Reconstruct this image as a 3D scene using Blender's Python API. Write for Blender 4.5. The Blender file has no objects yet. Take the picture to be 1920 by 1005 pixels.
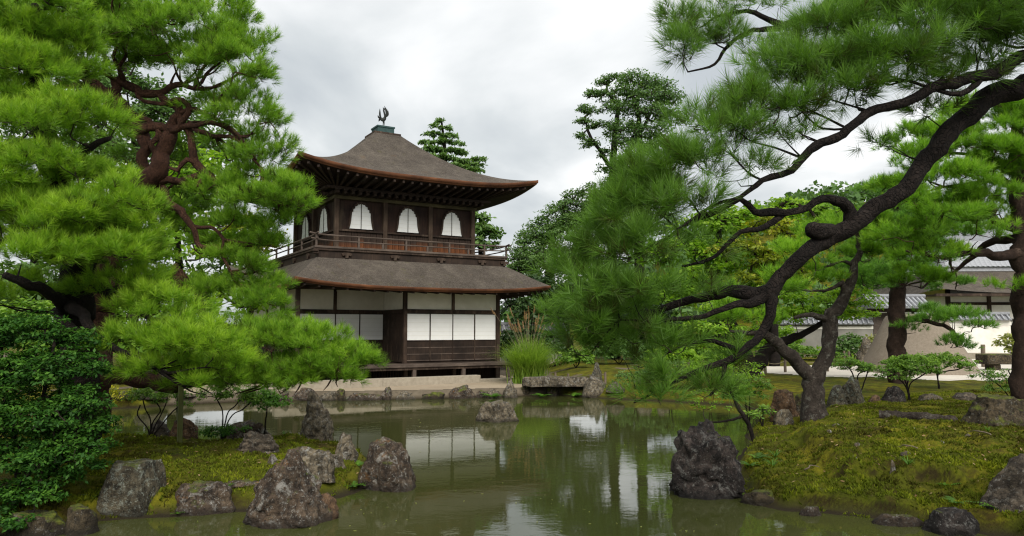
import bpy, bmesh, math
import numpy as np
from mathutils import Vector

scene = bpy.context.scene
COL = scene.collection
# ------------------------------------------------------------------ camera
F = 1390.0                       # focal length in photo pixels (photo 1920 x 1005)
PITCH = math.atan(115 / F)
EYE = 2.25                       # metres above the pond
cam_d = bpy.data.cameras.new("camera")
cam_d.sensor_width = 36.0
cam_d.lens = 36.0 * F / 1920.0
cam_d.clip_start = 0.1
cam_d.clip_end = 3000.0
cam = bpy.data.objects.new("camera", cam_d)
cam.location = (0, 0, EYE)
cam.rotation_euler = (math.pi / 2 + PITCH, 0, 0)
COL.objects.link(cam)
scene.camera = cam
# ------------------------------------------------------------------ sky
SUN_EL, SUN_AZ = math.radians(42), math.radians(168)     # veiled sun behind the viewer
world = bpy.data.worlds.new("World")
scene.world = world
world.use_nodes = True
wn, wl = world.node_tree.nodes, world.node_tree.links
wn.clear()
sky = wn.new("ShaderNodeTexSky")
sky.sky_type = 'NISHITA'
sky.sun_disc = False
sky.sun_elevation = SUN_EL
sky.sun_rotation = SUN_AZ
sky.air_density = 1.2
sky.dust_density = 3.0
tc = wn.new("ShaderNodeTexCoord")
sep = wn.new("ShaderNodeSeparateXYZ")
wl.new(tc.outputs['Generated'], sep.inputs[0])
# cloud sheet: project the view direction onto a flat layer
zc = wn.new("ShaderNodeMath"); zc.operation = 'MAXIMUM'; zc.inputs[1].default_value = 0.0
wl.new(sep.outputs['Z'], zc.inputs[0])
za = wn.new("ShaderNodeMath"); za.operation = 'ADD'; za.inputs[1].default_value = 0.22
wl.new(zc.outputs[0], za.inputs[0])
dv = wn.new("ShaderNodeVectorMath"); dv.operation = 'DIVIDE'
cmb = wn.new("ShaderNodeCombineXYZ")
for k in ('X', 'Y', 'Z'):
    wl.new(za.outputs[0], cmb.inputs[k])
wl.new(tc.outputs['Generated'], dv.inputs[0]); wl.new(cmb.outputs[0], dv.inputs[1])
mp = wn.new("ShaderNodeMapping"); mp.inputs['Scale'].default_value = (1.0, 0.75, 0.0)
mp.inputs['Location'].default_value = (2.1, 0.4, 0)
wl.new(dv.outputs[0], mp.inputs[0])
cn = wn.new("ShaderNodeTexNoise"); cn.inputs['Scale'].default_value = 1.5; cn.inputs['Detail'].default_value = 7
cn.inputs['Roughness'].default_value = 0.48; cn.inputs['Distortion'].default_value = 0.25
wl.new(mp.outputs[0], cn.inputs['Vector'])
cr = wn.new("ShaderNodeValToRGB")
els = cr.color_ramp.elements
els[0].position = 0.36; els[0].color = (0.56, 0.60, 0.63, 1)
els[1].position = 0.60; els[1].color = (1.0, 1.01, 1.01, 1)
e = els.new(0.47); e.color = (0.70, 0.735, 0.75, 1)
wl.new(cn.outputs['Fac'], cr.inputs[0])
sc_ = wn.new("ShaderNodeVectorMath"); sc_.operation = 'SCALE'; sc_.inputs['Scale'].default_value = 0.10
wl.new(sky.outputs[0], sc_.inputs[0])
mx = wn.new("ShaderNodeMix"); mx.data_type = 'RGBA'; mx.inputs['Factor'].default_value = 0.93
wl.new(sc_.outputs[0], mx.inputs['A']); wl.new(cr.outputs[0], mx.inputs['B'])
bg = wn.new("ShaderNodeBackground"); bg.inputs['Strength'].default_value = 0.41
wl.new(mx.outputs['Result'], bg.inputs['Color'])
wo = wn.new("ShaderNodeOutputWorld"); wl.new(bg.outputs[0], wo.inputs[0])
# ------------------------------------------------------------------ sun through cloud
sd = bpy.data.lights.new("sun", 'SUN')
sd.energy = 1.5
sd.angle = math.radians(40)
sd.color = (1.0, 0.96, 0.90)
sun = bpy.data.objects.new("sun", sd)
sun.location = (-10, -10, 40)
# light travels from azimuth SUN_AZ (clockwise from +Y) downwards
sdir = Vector((-math.sin(SUN_AZ) * math.cos(SUN_EL), -math.cos(SUN_AZ) * math.cos(SUN_EL), -math.sin(SUN_EL)))
sun.rotation_euler = sdir.to_track_quat('-Z', 'Y').to_euler()
COL.objects.link(sun)
# ------------------------------------------------------------------ exposure
vs = scene.view_settings
vs.view_transform = 'Standard'
vs.look = 'None'
vs.exposure = 1.42
vs.gamma = 1.0
vs.use_curve_mapping = False
cy = scene.cycles
cy.max_bounces = 6; cy.diffuse_bounces = 3; cy.glossy_bounces = 3; cy.transmission_bounces = 3
cy.transparent_max_bounces = 4
cy.use_denoising = True; cy.denoising_prefilter = 'ACCURATE'; cy.use_adaptive_sampling = False; cy.sample_clamp_indirect = 4.0; cy.filter_width = 1.2
cy.caustics_reflective = False; cy.caustics_refractive = False

# ================================================================== helpers
_c, _s = math.cos(PITCH), math.sin(PITCH)
def ray(px, py):
    cx = (px - 960) / F; cy_ = (502.5 - py) / F
    return np.array([cx, _c - cy_ * _s, _s + cy_ * _c])
def at(px, py, Y):
    d = ray(px, py); t = Y / d[1]
    return np.array([0, 0, EYE]) + d * t
def gr(px, py, z=0.0):
    d = ray(px, py); t = (z - EYE) / d[2]
    return np.array([0, 0, EYE]) + d * t
def mpp(Y):            # metres per photo pixel at depth Y
    return Y / F

# ---- vectorised gradient noise
_rs = np.random.RandomState(7)
_perm = _rs.permutation(256); _perm = np.concatenate([_perm, _perm, _perm])
_g3 = _rs.normal(size=(256, 3)); _g3 /= np.linalg.norm(_g3, axis=1)[:, None]
def pnoise(p):
    p = np.asarray(p, float); i = np.floor(p).astype(int); f = p - i; i &= 255
    u = f * f * f * (f * (f * 6 - 15) + 10)
    out = 0
    for dx in (0, 1):
        wx = u[:, 0] if dx else 1 - u[:, 0]
        for dy in (0, 1):
            wy = u[:, 1] if dy else 1 - u[:, 1]
            for dz in (0, 1):
                wz = u[:, 2] if dz else 1 - u[:, 2]
                h = _perm[_perm[_perm[(i[:, 0] + dx) & 255] + ((i[:, 1] + dy) & 255)] + ((i[:, 2] + dz) & 255)]
                g = _g3[h]
                out = out + wx * wy * wz * (g[:, 0] * (f[:, 0] - dx) + g[:, 1] * (f[:, 1] - dy) + g[:, 2] * (f[:, 2] - dz))
    return out * 1.6
def fbm(p, octv=4, gain=0.5):
    p = np.asarray(p, float); a = 1.0; s = 0
    for k in range(octv):
        s = s + a * pnoise(p * (2.03 ** k) + 17.3 * k); a *= gain
    return s
def fbm2(x, y, scale, octv=4, gain=.5, seed=0.0):
    x = np.asarray(x, float)
    return fbm(np.stack([x.ravel() * scale, np.asarray(y, float).ravel() * scale, np.full(x.size, seed + .37)], 1), octv, gain).reshape(x.shape)
def ss(a, b, x):
    t = np.clip((np.asarray(x, float) - a) / (b - a), 0, 1); return t * t * (3 - 2 * t)
def nrm(a):
    return a / np.maximum(np.linalg.norm(a, axis=-1, keepdims=True), 1e-9)

# ---- objects
def link(o, parent=None):
    COL.objects.link(o)
    if parent is not None:
        o.parent = parent
    return o
def tag(o, label=None, cat=None, group=None, kind=None):
    if label: o["label"] = label
    if cat: o["category"] = cat
    if group: o["group"] = group
    if kind: o["kind"] = kind
    return o
def empty(name, loc, rz=0.0, label=None, cat=None, group=None):
    o = bpy.data.objects.new(name, None)
    o.empty_display_size = 0.2
    o.location = loc; o.rotation_euler = (0, 0, rz)
    link(o)
    return tag(o, label, cat, group)
def fast_mesh(name, V, Fc, nper, smooth=False):
    """V (n,3) float, Fc (m,nper) int"""
    V = np.ascontiguousarray(V, dtype=np.float32); Fc = np.ascontiguousarray(Fc, dtype=np.int32)
    me = bpy.data.meshes.new(name)
    me.vertices.add(len(V)); me.vertices.foreach_set('co', V.ravel())
    me.loops.add(Fc.size); me.loops.foreach_set('vertex_index', Fc.ravel())
    me.polygons.add(len(Fc)); me.polygons.foreach_set('loop_start', np.arange(0, Fc.size, nper, dtype=np.int32))
    if smooth:
        me.polygons.foreach_set('use_smooth', np.ones(len(Fc), dtype=bool))
    me.update(calc_edges=True)
    return me
def fobj(name, V, Fc, nper, mat, parent=None, smooth=False, attr=None, kind=None):
    me = fast_mesh(name, V, Fc, nper, smooth)
    if attr:
        for k, v in attr.items():
            a = me.attributes.new(k, 'FLOAT', 'POINT'); a.data.foreach_set('value', np.ascontiguousarray(v, dtype=np.float32))
    me.materials.append(mat)
    o = bpy.data.objects.new(name, me); link(o, parent)
    if kind: o["kind"] = kind
    return o
class MB:
    """collects simple shapes into one mesh"""
    def __init__(self): self.v = []; self.f = []
    def add(self, v, f):
        n = len(self.v); self.v += [tuple(map(float, q)) for q in v]; self.f += [tuple(i + n for i in q) for q in f]; return self
    def box(self, x0, x1, y0, y1, z0, z1):
        return self.add([(x0, y0, z0), (x1, y0, z0), (x1, y1, z0), (x0, y1, z0), (x0, y0, z1), (x1, y0, z1), (x1, y1, z1), (x0, y1, z1)],
                        [(0, 3, 2, 1), (4, 5, 6, 7), (0, 1, 5, 4), (1, 2, 6, 5), (2, 3, 7, 6), (3, 0, 4, 7)])
    def bar(self, a, b, w, h):
        a = np.array(a, float); b = np.array(b, float); d = nrm(b - a)
        up = np.array([0, 0, 1.]) if abs(d[2]) < .9 else np.array([1., 0, 0])
        s = nrm(np.cross(d, up)); t = np.cross(s, d)
        q = [a + s * i * w / 2 + t * j * h / 2 for i, j in ((-1, -1), (1, -1), (1, 1), (-1, 1))] + [b + s * i * w / 2 + t * j * h / 2 for i, j in ((-1, -1), (1, -1), (1, 1), (-1, 1))]
        return self.add(q, [(0, 3, 2, 1), (4, 5, 6, 7), (0, 1, 5, 4), (1, 2, 6, 5), (2, 3, 7, 6), (3, 0, 4, 7)])
    def tube(self, pts, rad, n=8):
        v, f = tube_geo(pts, rad, n); return self.add(v, [tuple(q) for q in f] + [tuple(range(n - 1, -1, -1)), tuple(range(len(v) - n, len(v)))])
    def prism(self, outline, y0, y1):
        """outline of (x,z) extruded along y"""
        n = len(outline)
        v = [(x, y0, z) for x, z in outline] + [(x, y1, z) for x, z in outline]
        f = [tuple(range(n)), tuple(range(2 * n - 1, n - 1, -1))] + [(i, i + n, (i + 1) % n + n, (i + 1) % n) for i in range(n)]
        return self.add(v, f)
    def build(self, name, mat, parent=None, smooth=False, bevel=0.0, loc=None, kind=None):
        me = bpy.data.meshes.new(name); me.from_pydata(self.v, [], self.f)
        bm = bmesh.new(); bm.from_mesh(me)
        bmesh.ops.recalc_face_normals(bm, faces=bm.faces)
        if bevel > 0:
            bmesh.ops.bevel(bm, geom=list(bm.edges), offset=bevel, segments=1, affect='EDGES', profile=.5)
        bm.to_mesh(me); bm.free()
        if smooth: me.polygons.foreach_set('use_smooth', np.ones(len(me.polygons), dtype=bool))
        me.materials.append(mat)
        o = bpy.data.objects.new(name, me); link(o, parent)
        if loc is not None: o.location = loc
        if kind: o["kind"] = kind
        return o
def dupe(o, loc=None, rot=None, parent=None, scale=None):
    c = o.copy(); link(c, parent if parent is not None else o.parent)
    if loc is not None: c.location = loc
    if rot is not None: c.rotation_euler = rot
    if scale is not None: c.scale = scale
    return c
def catmull(P, step):
    """P (n,k) control points; first three columns are position"""
    P = np.asarray(P, float)
    if len(P) == 2: P = np.stack([P[0], (P[0] + P[1]) / 2, P[1]])
    Q = np.vstack([2 * P[0] - P[1], P, 2 * P[-1] - P[-2]]); out = []
    for i in range(1, len(Q) - 2):
        L = np.linalg.norm(Q[i + 1, :3] - Q[i, :3]); n = max(1, int(L / step))
        t = np.arange(n)[:, None] / n
        a, b, c, d = Q[i - 1], Q[i], Q[i + 1], Q[i + 2]
        out.append(.5 * (2 * b + (c - a) * t + (2 * a - 5 * b + 4 * c - d) * t ** 2 + (3 * b - a - 3 * c + d) * t ** 3))
    out.append(Q[-2:-1])
    R = np.vstack(out); R[:, 3:] = np.maximum(R[:, 3:], 1e-3) if R.shape[1] > 3 else R[:, 3:]
    return R
def tube_geo(pts, rad, n=10, rough=0.0, seed=0.0):
    pts = np.asarray(pts, float); rad = np.broadcast_to(np.asarray(rad, float), (len(pts),))
    T = nrm(np.gradient(pts, axis=0))
    ref = np.array([0, 0, 1.]) if abs(T[0, 2]) < .9 else np.array([1., 0, 0])
    N = nrm(np.cross(T[0], ref)); V = []
    for i in range(len(pts)):
        N = nrm(N - T[i] * np.dot(N, T[i])); B = np.cross(T[i], N)
        a = np.arange(n) / n * 2 * math.pi
        V.append(pts[i] + rad[i] * (np.cos(a)[:, None] * N + np.sin(a)[:, None] * B))
    V = np.vstack(V)
    if rough > 0:
        ctr = np.repeat(pts, n, 0); r = np.repeat(rad, n)
        k = 1 + rough * fbm(V / np.maximum(np.median(rad) * .7, .01) + seed, 4, .65)
        V = ctr + (V - ctr) * k[:, None]
    i = np.arange(len(pts) - 1)[:, None] * n; j = np.arange(n)[None]; j2 = (j + 1) % n
    Fc = np.stack([i + j, i + j2, i + n + j2, i + n + j], -1).reshape(-1, 4)
    return V, Fc
def capped(Q):
    """close the far end of a limb with a rounded tip"""
    d = nrm(Q[-1, :3] - Q[-2, :3]); r = Q[-1, 3]
    return np.vstack([Q, [[*(Q[-1, :3] + d * r * .5), r * .75], [*(Q[-1, :3] + d * r * .75), r * .05]]])

# ---- materials
def newmat(name):
    m = bpy.data.materials.new(name); m.use_nodes = True
    nt = m.node_tree; b = nt.nodes["Principled BSDF"]
    return m, nt, b
def nd(nt, t, **kw):
    n = nt.nodes.new(t)
    for k, v in kw.items():
        if k in n.inputs: n.inputs[k].default_value = v
        else: setattr(n, k, v)
    return n
def tnoise(nt, scale, detail=4, rough=.55, vec=None, dist=0.0):
    n = nd(nt, "ShaderNodeTexNoise"); n.inputs['Scale'].default_value = scale; n.inputs['Detail'].default_value = detail
    n.inputs['Roughness'].default_value = rough; n.inputs['Distortion'].default_value = dist
    if vec is not None: nt.links.new(vec, n.inputs['Vector'])
    return n.outputs['Fac']
def ramp(nt, fac, stops):
    r = nd(nt, "ShaderNodeValToRGB"); e = r.color_ramp.elements
    e[0].position, e[0].color = stops[0][0], (*stops[0][1], 1)
    e[1].position, e[1].color = stops[-1][0], (*stops[-1][1], 1)
    for p, c in stops[1:-1]:
        q = e.new(p); q.color = (*c, 1)
    nt.links.new(fac, r.inputs[0]); return r.outputs['Color']
def mixc(nt, fac, a, b, blend='MIX'):
    m = nd(nt, "ShaderNodeMix", data_type='RGBA', blend_type=blend)
    for s, v in (('Factor', fac), ('A', a), ('B', b)):
        if isinstance(v, (int, float)): m.inputs[s].default_value = v
        elif isinstance(v, tuple): m.inputs[s].default_value = (*v, 1)
        else: nt.links.new(v, m.inputs[s])
    return m.outputs['Result']
def mth(nt, op, a, b=0.0, clamp=False):
    m = nd(nt, "ShaderNodeMath", operation=op, use_clamp=clamp)
    for i, v in enumerate((a, b)):
        if isinstance(v, (int, float)): m.inputs[i].default_value = v
        else: nt.links.new(v, m.inputs[i])
    return m.outputs[0]
def mapr(nt, v, a, b, c=0.0, d=1.0):
    m = nd(nt, "ShaderNodeMapRange"); nt.links.new(v, m.inputs[0])
    for i, q in enumerate((a, b, c, d)): m.inputs[i + 1].default_value = q
    return m.outputs[0]
def objco(nt, scale=(1, 1, 1), rot=(0, 0, 0)):
    t = nd(nt, "ShaderNodeTexCoord"); m = nd(nt, "ShaderNodeMapping")
    m.inputs['Scale'].default_value = scale; m.inputs['Rotation'].default_value = rot
    nt.links.new(t.outputs['Object'], m.inputs[0]); return m.outputs[0]
def bump(nt, b, h, strength=.5, dist=.02):
    n = nd(nt, "ShaderNodeBump"); n.inputs['Strength'].default_value = strength; n.inputs['Distance'].default_value = dist
    nt.links.new(h, n.inputs['Height']); nt.links.new(n.outputs[0], b.inputs['Normal'])
def attr(nt, name):
    a = nd(nt, "ShaderNodeAttribute"); a.attribute_name = name; return a.outputs['Fac']
def normz(nt):
    g = nd(nt, "ShaderNodeNewGeometry"); s = nd(nt, "ShaderNodeSeparateXYZ"); nt.links.new(g.outputs['Normal'], s.inputs[0]); return s.outputs['Z']

def m_wood(name, c0, c1, grain=(14, 14, 1.2), rough=.8, bumps=.35, sc=1.0, weather=None):
    m, nt, b = newmat(name); co = objco(nt, tuple(g * sc for g in grain))
    g = tnoise(nt, 1.6, 6, .65, co, .6); g2 = tnoise(nt, 1.3, 4, .6, objco(nt))
    col = ramp(nt, g, [(.28, c0), (.72, c1)])
    col = mixc(nt, mapr(nt, g2, .35, .7), col, tuple(x * .62 for x in c0))
    if weather:
        g3 = tnoise(nt, 2.3, 5, .7, objco(nt, (1, 1, .35)))
        col = mixc(nt, mapr(nt, g3, .52, .68, 0, .8), col, weather)
    nt.links.new(col, b.inputs['Base Color']); b.inputs['Roughness'].default_value = rough; b.inputs['Specular IOR Level'].default_value = .25
    bump(nt, b, g, bumps, .01); return m
def m_plain(name, c, c2=None, scale=6, rough=.85, bumps=.1, bscale=60, dist=.004):
    m, nt, b = newmat(name); co = objco(nt); c2 = c2 or tuple(x * .82 for x in c)
    col = ramp(nt, tnoise(nt, scale, 6, .6, co), [(.3, c2), (.68, c)])
    nt.links.new(col, b.inputs['Base Color']); b.inputs['Roughness'].default_value = rough; b.inputs['Specular IOR Level'].default_value = .25
    if bumps: bump(nt, b, tnoise(nt, bscale, 5, .6, co), bumps, dist)
    return m
def m_leaf(name, dark, mid, light, trans=.35, rough=.5, spec=.3):
    m, nt, b = newmat(name)
    t = attr(nt, 'tint')
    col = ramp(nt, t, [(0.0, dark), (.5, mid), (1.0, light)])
    nt.links.new(col, b.inputs['Base Color']); b.inputs['Roughness'].default_value = rough; b.inputs['Specular IOR Level'].default_value = spec
    tr = nd(nt, "ShaderNodeBsdfTranslucent")
    tcol = mixc(nt, 1.0, col, (1.15, 1.25, .55), 'MULTIPLY'); nt.links.new(tcol, tr.inputs['Color'])
    ms = nd(nt, "ShaderNodeMixShader"); ms.inputs[0].default_value = trans
    nt.links.new(b.outputs[0], ms.inputs[1]); nt.links.new(tr.outputs[0], ms.inputs[2])
    nt.links.new(ms.outputs[0], nt.nodes['Material Output'].inputs['Surface']); return m
def m_bark(name, c0, c1, c2, scale=9, stretch=.35, lichen=None, bumps=1.0, dist=.04):
    m, nt, b = newmat(name); co = objco(nt)
    v = nd(nt, "ShaderNodeTexVoronoi"); v.inputs['Scale'].default_value = scale; v.feature = 'DISTANCE_TO_EDGE'
    w = nd(nt, "ShaderNodeMapping"); w.inputs['Scale'].default_value = (1, 1, stretch); nt.links.new(co, w.inputs[0])
    n1 = tnoise(nt, 5, 6, .6, co)
    add = nd(nt, "ShaderNodeMix", data_type='VECTOR'); add.inputs['Factor'].default_value = .5
    wnse = nd(nt, "ShaderNodeTexNoise"); wnse.inputs['Scale'].default_value = 4; nt.links.new(co, wnse.inputs['Vector'])
    nt.links.new(w.outputs[0], add.inputs['A']); nt.links.new(wnse.outputs['Color'], add.inputs['B']); nt.links.new(add.outputs['Result'], v.inputs['Vector'])
    crack = mapr(nt, v.outputs['Distance'], 0.0, .10, .55, 1.0)
    n2 = tnoise(nt, 30, 6, .65, co)
    col = ramp(nt, n1, [(.3, c0), (.55, c1), (.75, c2)])
    col = mixc(nt, mapr(nt, n2, .3, .7), mixc(nt, .55, col, (.0, .0, .0)), col)
    col = mixc(nt, crack, tuple(x * .3 for x in c0), col)
    if lichen:
        col = mixc(nt, mapr(nt, tnoise(nt, 7, 6, .7, co), .55, .66, 0, .75), col, lichen)
    nt.links.new(col, b.inputs['Base Color']); b.inputs['Roughness'].default_value = .9; b.inputs['Specular IOR Level'].default_value = .2
    h = mth(nt, 'ADD', crack, mth(nt, 'MULTIPLY', n2, .6)); bump(nt, b, h, bumps, dist); return m
def m_rock(name, c0, c1, c2, lichen=.5, moss=.4, lic_col=(.42, .41, .37), strat=0.0, orange=0.0, seed=0.0, wet=True):
    m, nt, b = newmat(name)
    co = objco(nt); mpn = nd(nt, "ShaderNodeMapping"); mpn.inputs['Location'].default_value = (seed, seed * 1.7, seed * .6); nt.links.new(co, mpn.inputs[0]); co = mpn.outputs[0]
    a = tnoise(nt, 2.2, 9, .62, co, .4); bsc = tnoise(nt, 13, 8, .68, co); fine = tnoise(nt, 55, 5, .65, co)
    col = ramp(nt, a, [(.30, c0), (.50, c1), (.70, c2)])
    col = mixc(nt, mapr(nt, bsc, .38, .58), mixc(nt, .80, col, (0, 0, 0)), col)
    strk = tnoise(nt, 5.5, 8, .7, objco(nt, (1.6, 1.6, .28)), .3); col = mixc(nt, mapr(nt, strk, .50, .62, 0, .72), col, tuple(x * .35 for x in c0))
    if strat:
        st = tnoise(nt, 3.0, 6, .6, objco(nt, (1.2, 1.2, 7), (.35, .25, 0)), .5)
        col = mixc(nt, mapr(nt, st, .42, .6, 0, strat), col, tuple(x * .45 for x in c0))
    # lichen: pale crust in speckles and patches
    sp = mapr(nt, tnoise(nt, 24, 8, .78, co, .5), .60 - .05 * lichen, .66 - .05 * lichen)
    patch = mapr(nt, tnoise(nt, 6, 10, .8, co, .6), .60 - .08 * lichen, .68 - .07 * lichen)
    lic = mth(nt, 'MULTIPLY', mth(nt, 'MAXIMUM', mth(nt, 'MULTIPLY', sp, .75), mth(nt, 'MULTIPLY', patch, .7)), min(1, .35 + lichen), True)
    col = mixc(nt, lic, col, mixc(nt, mapr(nt, fine, .3, .7), tuple(x * .55 for x in lic_col), lic_col))
    if orange:
        col = mixc(nt, mapr(nt, tnoise(nt, 4.2, 7, .7, co), .60, .70, 0, orange), col, (.22, .095, .02))
    nz = normz(nt)
    mo = mth(nt, 'ADD', mapr(nt, nz, .1, 1.0, 0, .24), mth(nt, 'MULTIPLY', tnoise(nt, 3.1, 8, .7, co), 1.0))
    mo = mapr(nt, mo, .86 - .28 * moss, .97 - .26 * moss)
    mossc = ramp(nt, tnoise(nt, 16, 6, .7, co), [(.3, (.03, .045, .006)), (.5, (.085, .105, .012)), (.7, (.16, .16, .02))])
    col = mixc(nt, mo, col, mossc)
    g = nd(nt, "ShaderNodeNewGeometry"); sx = nd(nt, "ShaderNodeSeparateXYZ"); nt.links.new(g.outputs['Position'], sx.inputs[0])
    if wet:      # damp tide mark just above the water
        wv = mth(nt, 'ADD', sx.outputs['Z'], mth(nt, 'MULTIPLY', bsc, -.12)); wm = mapr(nt, wv, -.03, .05, .78, 0)
        col = mixc(nt, wm, col, tuple(x * .3 for x in c0))
    nt.links.new(col, b.inputs['Base Color']); b.inputs['Roughness'].default_value = .88; b.inputs['Specular IOR Level'].default_value = .3
    h = mth(nt, 'ADD', mth(nt, 'MULTIPLY', bsc, 1.0), mth(nt, 'MULTIPLY', fine, .45)); h = mth(nt, 'ADD', h, mth(nt, 'MULTIPLY', mo, .3))
    bump(nt, b, h, 1.0, .055); return m
# ================================================================== material library
M = {}
M['wood'] = m_wood('dark_weathered_timber', (.020, .0125, .0085), (.070, .043, .028), weather=(.11, .078, .055))
M['wood2'] = m_wood('dark_timber', (.016, .010, .007), (.052, .032, .021))
M['redboard'] = m_wood('rust_brown_boards', (.040, .016, .008), (.14, .055, .022), grain=(10, 10, .8), weather=(.022, .013, .009))
m, nt, b = newmat('rust_stained_boards'); cz = nd(nt, "ShaderNodeTexCoord"); sz = nd(nt, "ShaderNodeSeparateXYZ"); nt.links.new(cz.outputs['Object'], sz.inputs[0])
gg = tnoise(nt, 1.6, 6, .65, objco(nt, (12, 12, .8)), .6); oi = nd(nt, "ShaderNodeObjectInfo")
hz = mth(nt, 'ADD', sz.outputs['Z'], mth(nt, 'ADD', mth(nt, 'MULTIPLY', gg, .22), mth(nt, 'MULTIPLY', oi.outputs['Random'], .22)))
col = mixc(nt, mapr(nt, hz, .50, .78), ramp(nt, gg, [(.3, (.055, .020, .009)), (.7, (.19, .068, .024))]), ramp(nt, gg, [(.3, (.018, .012, .009)), (.7, (.055, .036, .026))]))
nt.links.new(col, b.inputs['Base Color']); b.inputs['Roughness'].default_value = .85; b.inputs['Specular IOR Level'].default_value = .2; bump(nt, b, gg, .3, .01); M['stainboard'] = m
M['darkwall'] = m_wood('near_black_red_boards', (.016, .008, .006), (.052, .026, .016), grain=(10, 10, .8), weather=(.05, .035, .022))
M['headbeam'] = m_wood('mossy_gold_beam', (.05, .04, .018), (.13, .105, .05), grain=(1.2, 12, 12))
M['bleached'] = m_wood('bleached_post', (.04, .024, .015), (.12, .082, .055), grain=(12, 12, .7), weather=(.22, .17, .12))
M['greywood'] = m_wood('silvered_timber', (.055, .042, .034), (.135, .105, .085), grain=(1.2, 14, 14))
M['rail'] = m_wood('grey_brown_rail', (.06, .043, .033), (.16, .122, .096), grain=(1.2, 14, 14))
M['fascia'] = m_wood('red_brown_eave_boards', (.085, .034, .018), (.25, .100, .042), grain=(1.5, 20, 24), rough=.8)
M['post'] = m_wood('pale_fence_post', (.10, .075, .055), (.24, .19, .14), grain=(12, 12, 1.2))
M['paper'] = m_plain('white_shoji_paper', (.80, .80, .77), (.75, .75, .72), 3, .9, 0)
M['plaster'] = m_plain('off_white_plaster', (.66, .63, .53), (.56, .53, .43), 2.5, .9, 0)
M['whitewall'] = m_plain('white_plaster_wall', (.78, .76, .70), (.62, .59, .52), 1.3, .9, .1, 40)
M['greywall'] = m_plain('grey_plaster_wall', (.26, .25, .22), (.18, .17, .15), 1.3, .9, .1, 40)
M['granite'] = m_plain('pale_granite', (.33, .29, .225), (.24, .205, .155), 9, .85, .4, 120)
M['bronze'] = m_plain('dark_bronze', (.03, .034, .028), (.012, .014, .012), 12, .6, .2)
M['verdigris'] = m_plain('green_copper', (.035, .075, .07), (.018, .04, .038), 7, .65, .2)
M['tile'] = m_plain('grey_roof_tile', (.24, .245, .255), (.13, .135, .145), 8, .55, .2)
M['tile2'] = m_plain('pale_roof_tile', (.36, .37, .385), (.22, .225, .235), 8, .5, .2)
M['bamboo'] = m_wood('green_bamboo', (.07, .085, .02), (.14, .15, .045), grain=(20, 20, .6), rough=.5)
M['rope'] = m_plain('straw_rope', (.26, .22, .14), (.16, .13, .08), 40, .9, .3)

def m_shingle(name, seed=0.0):
    m, nt, b = newmat(name); co = objco(nt)
    v = nd(nt, "ShaderNodeTexCoord"); s = nd(nt, "ShaderNodeSeparateXYZ"); nt.links.new(v.outputs['Object'], s.inputs[0])
    z = mth(nt, 'ADD', s.outputs['Z'], mth(nt, 'MULTIPLY', tnoise(nt, 4, 4, .6, co), .09))
    saw = mth(nt, 'FRACT', mth(nt, 'MULTIPLY', z, 26.0))
    n = tnoise(nt, 1.4, 9, .72, objco(nt, (1, 1, .6))); n2 = tnoise(nt, 9, 9, .78, objco(nt, (1, 1, 2.0))); n3 = tnoise(nt, 55, 4, .75, co)
    col = ramp(nt, n, [(.30, (.034, .027, .022)), (.5, (.088, .073, .060)), (.7, (.165, .14, .112))])
    col = mixc(nt, mapr(nt, n2, .38, .60), mixc(nt, .62, col, (.02, .015, .012)), col)
    col = mixc(nt, mapr(nt, n3, .46, .66, 0, .65), col, (.29, .25, .20))
    col = mixc(nt, mapr(nt, saw, .82, 1.0, 0, .45), col, (.025, .019, .015))
    col = mixc(nt, mapr(nt, tnoise(nt, 2.3, 8, .75, objco(nt, (1, 1, .5))), .58, .72, 0, .6), col, (.105, .10, .035))
    col = mixc(nt, mapr(nt, tnoise(nt, 1.1, 8, .7, objco(nt, (1.2, 1.2, .4))), .6, .74, 0, .5), col, (.15, .085, .04))
    nt.links.new(col, b.inputs['Base Color']); b.inputs['Roughness'].default_value = .92; b.inputs['Specular IOR Level'].default_value = .2
    h = mth(nt, 'ADD', mth(nt, 'MULTIPLY', saw, .6), mth(nt, 'ADD', n2, mth(nt, 'MULTIPLY', n3, .5))); bump(nt, b, h, 1.0, .07); return m
M['shingle'] = m_shingle('weathered_bark_shingle')

M['red_bark'] = m_bark('red_pine_bark', (.045, .020, .013), (.10, .046, .028), (.155, .078, .05), 38, .6)
M['dark_bark'] = m_bark('dark_pine_bark', (.008, .006, .005), (.020, .014, .011), (.044, .034, .028), 30, .5)
M['grey_bark'] = m_bark('grey_pine_bark', (.030, .023, .018), (.072, .057, .045), (.13, .108, .088), 34, .3, lichen=(.16, .155, .13), dist=.035)
M['brown_bark'] = m_bark('brown_pine_bark', (.026, .015, .010), (.060, .036, .025), (.105, .070, .050), 34, .4, dist=.035)
M['twig'] = m_plain('dark_twig', (.035, .024, .018), (.016, .012, .009), 20, .9, 0)
M['redtwig'] = m_plain('red_brown_twig', (.075, .036, .023), (.03, .016, .011), 20, .9, 0)

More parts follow.
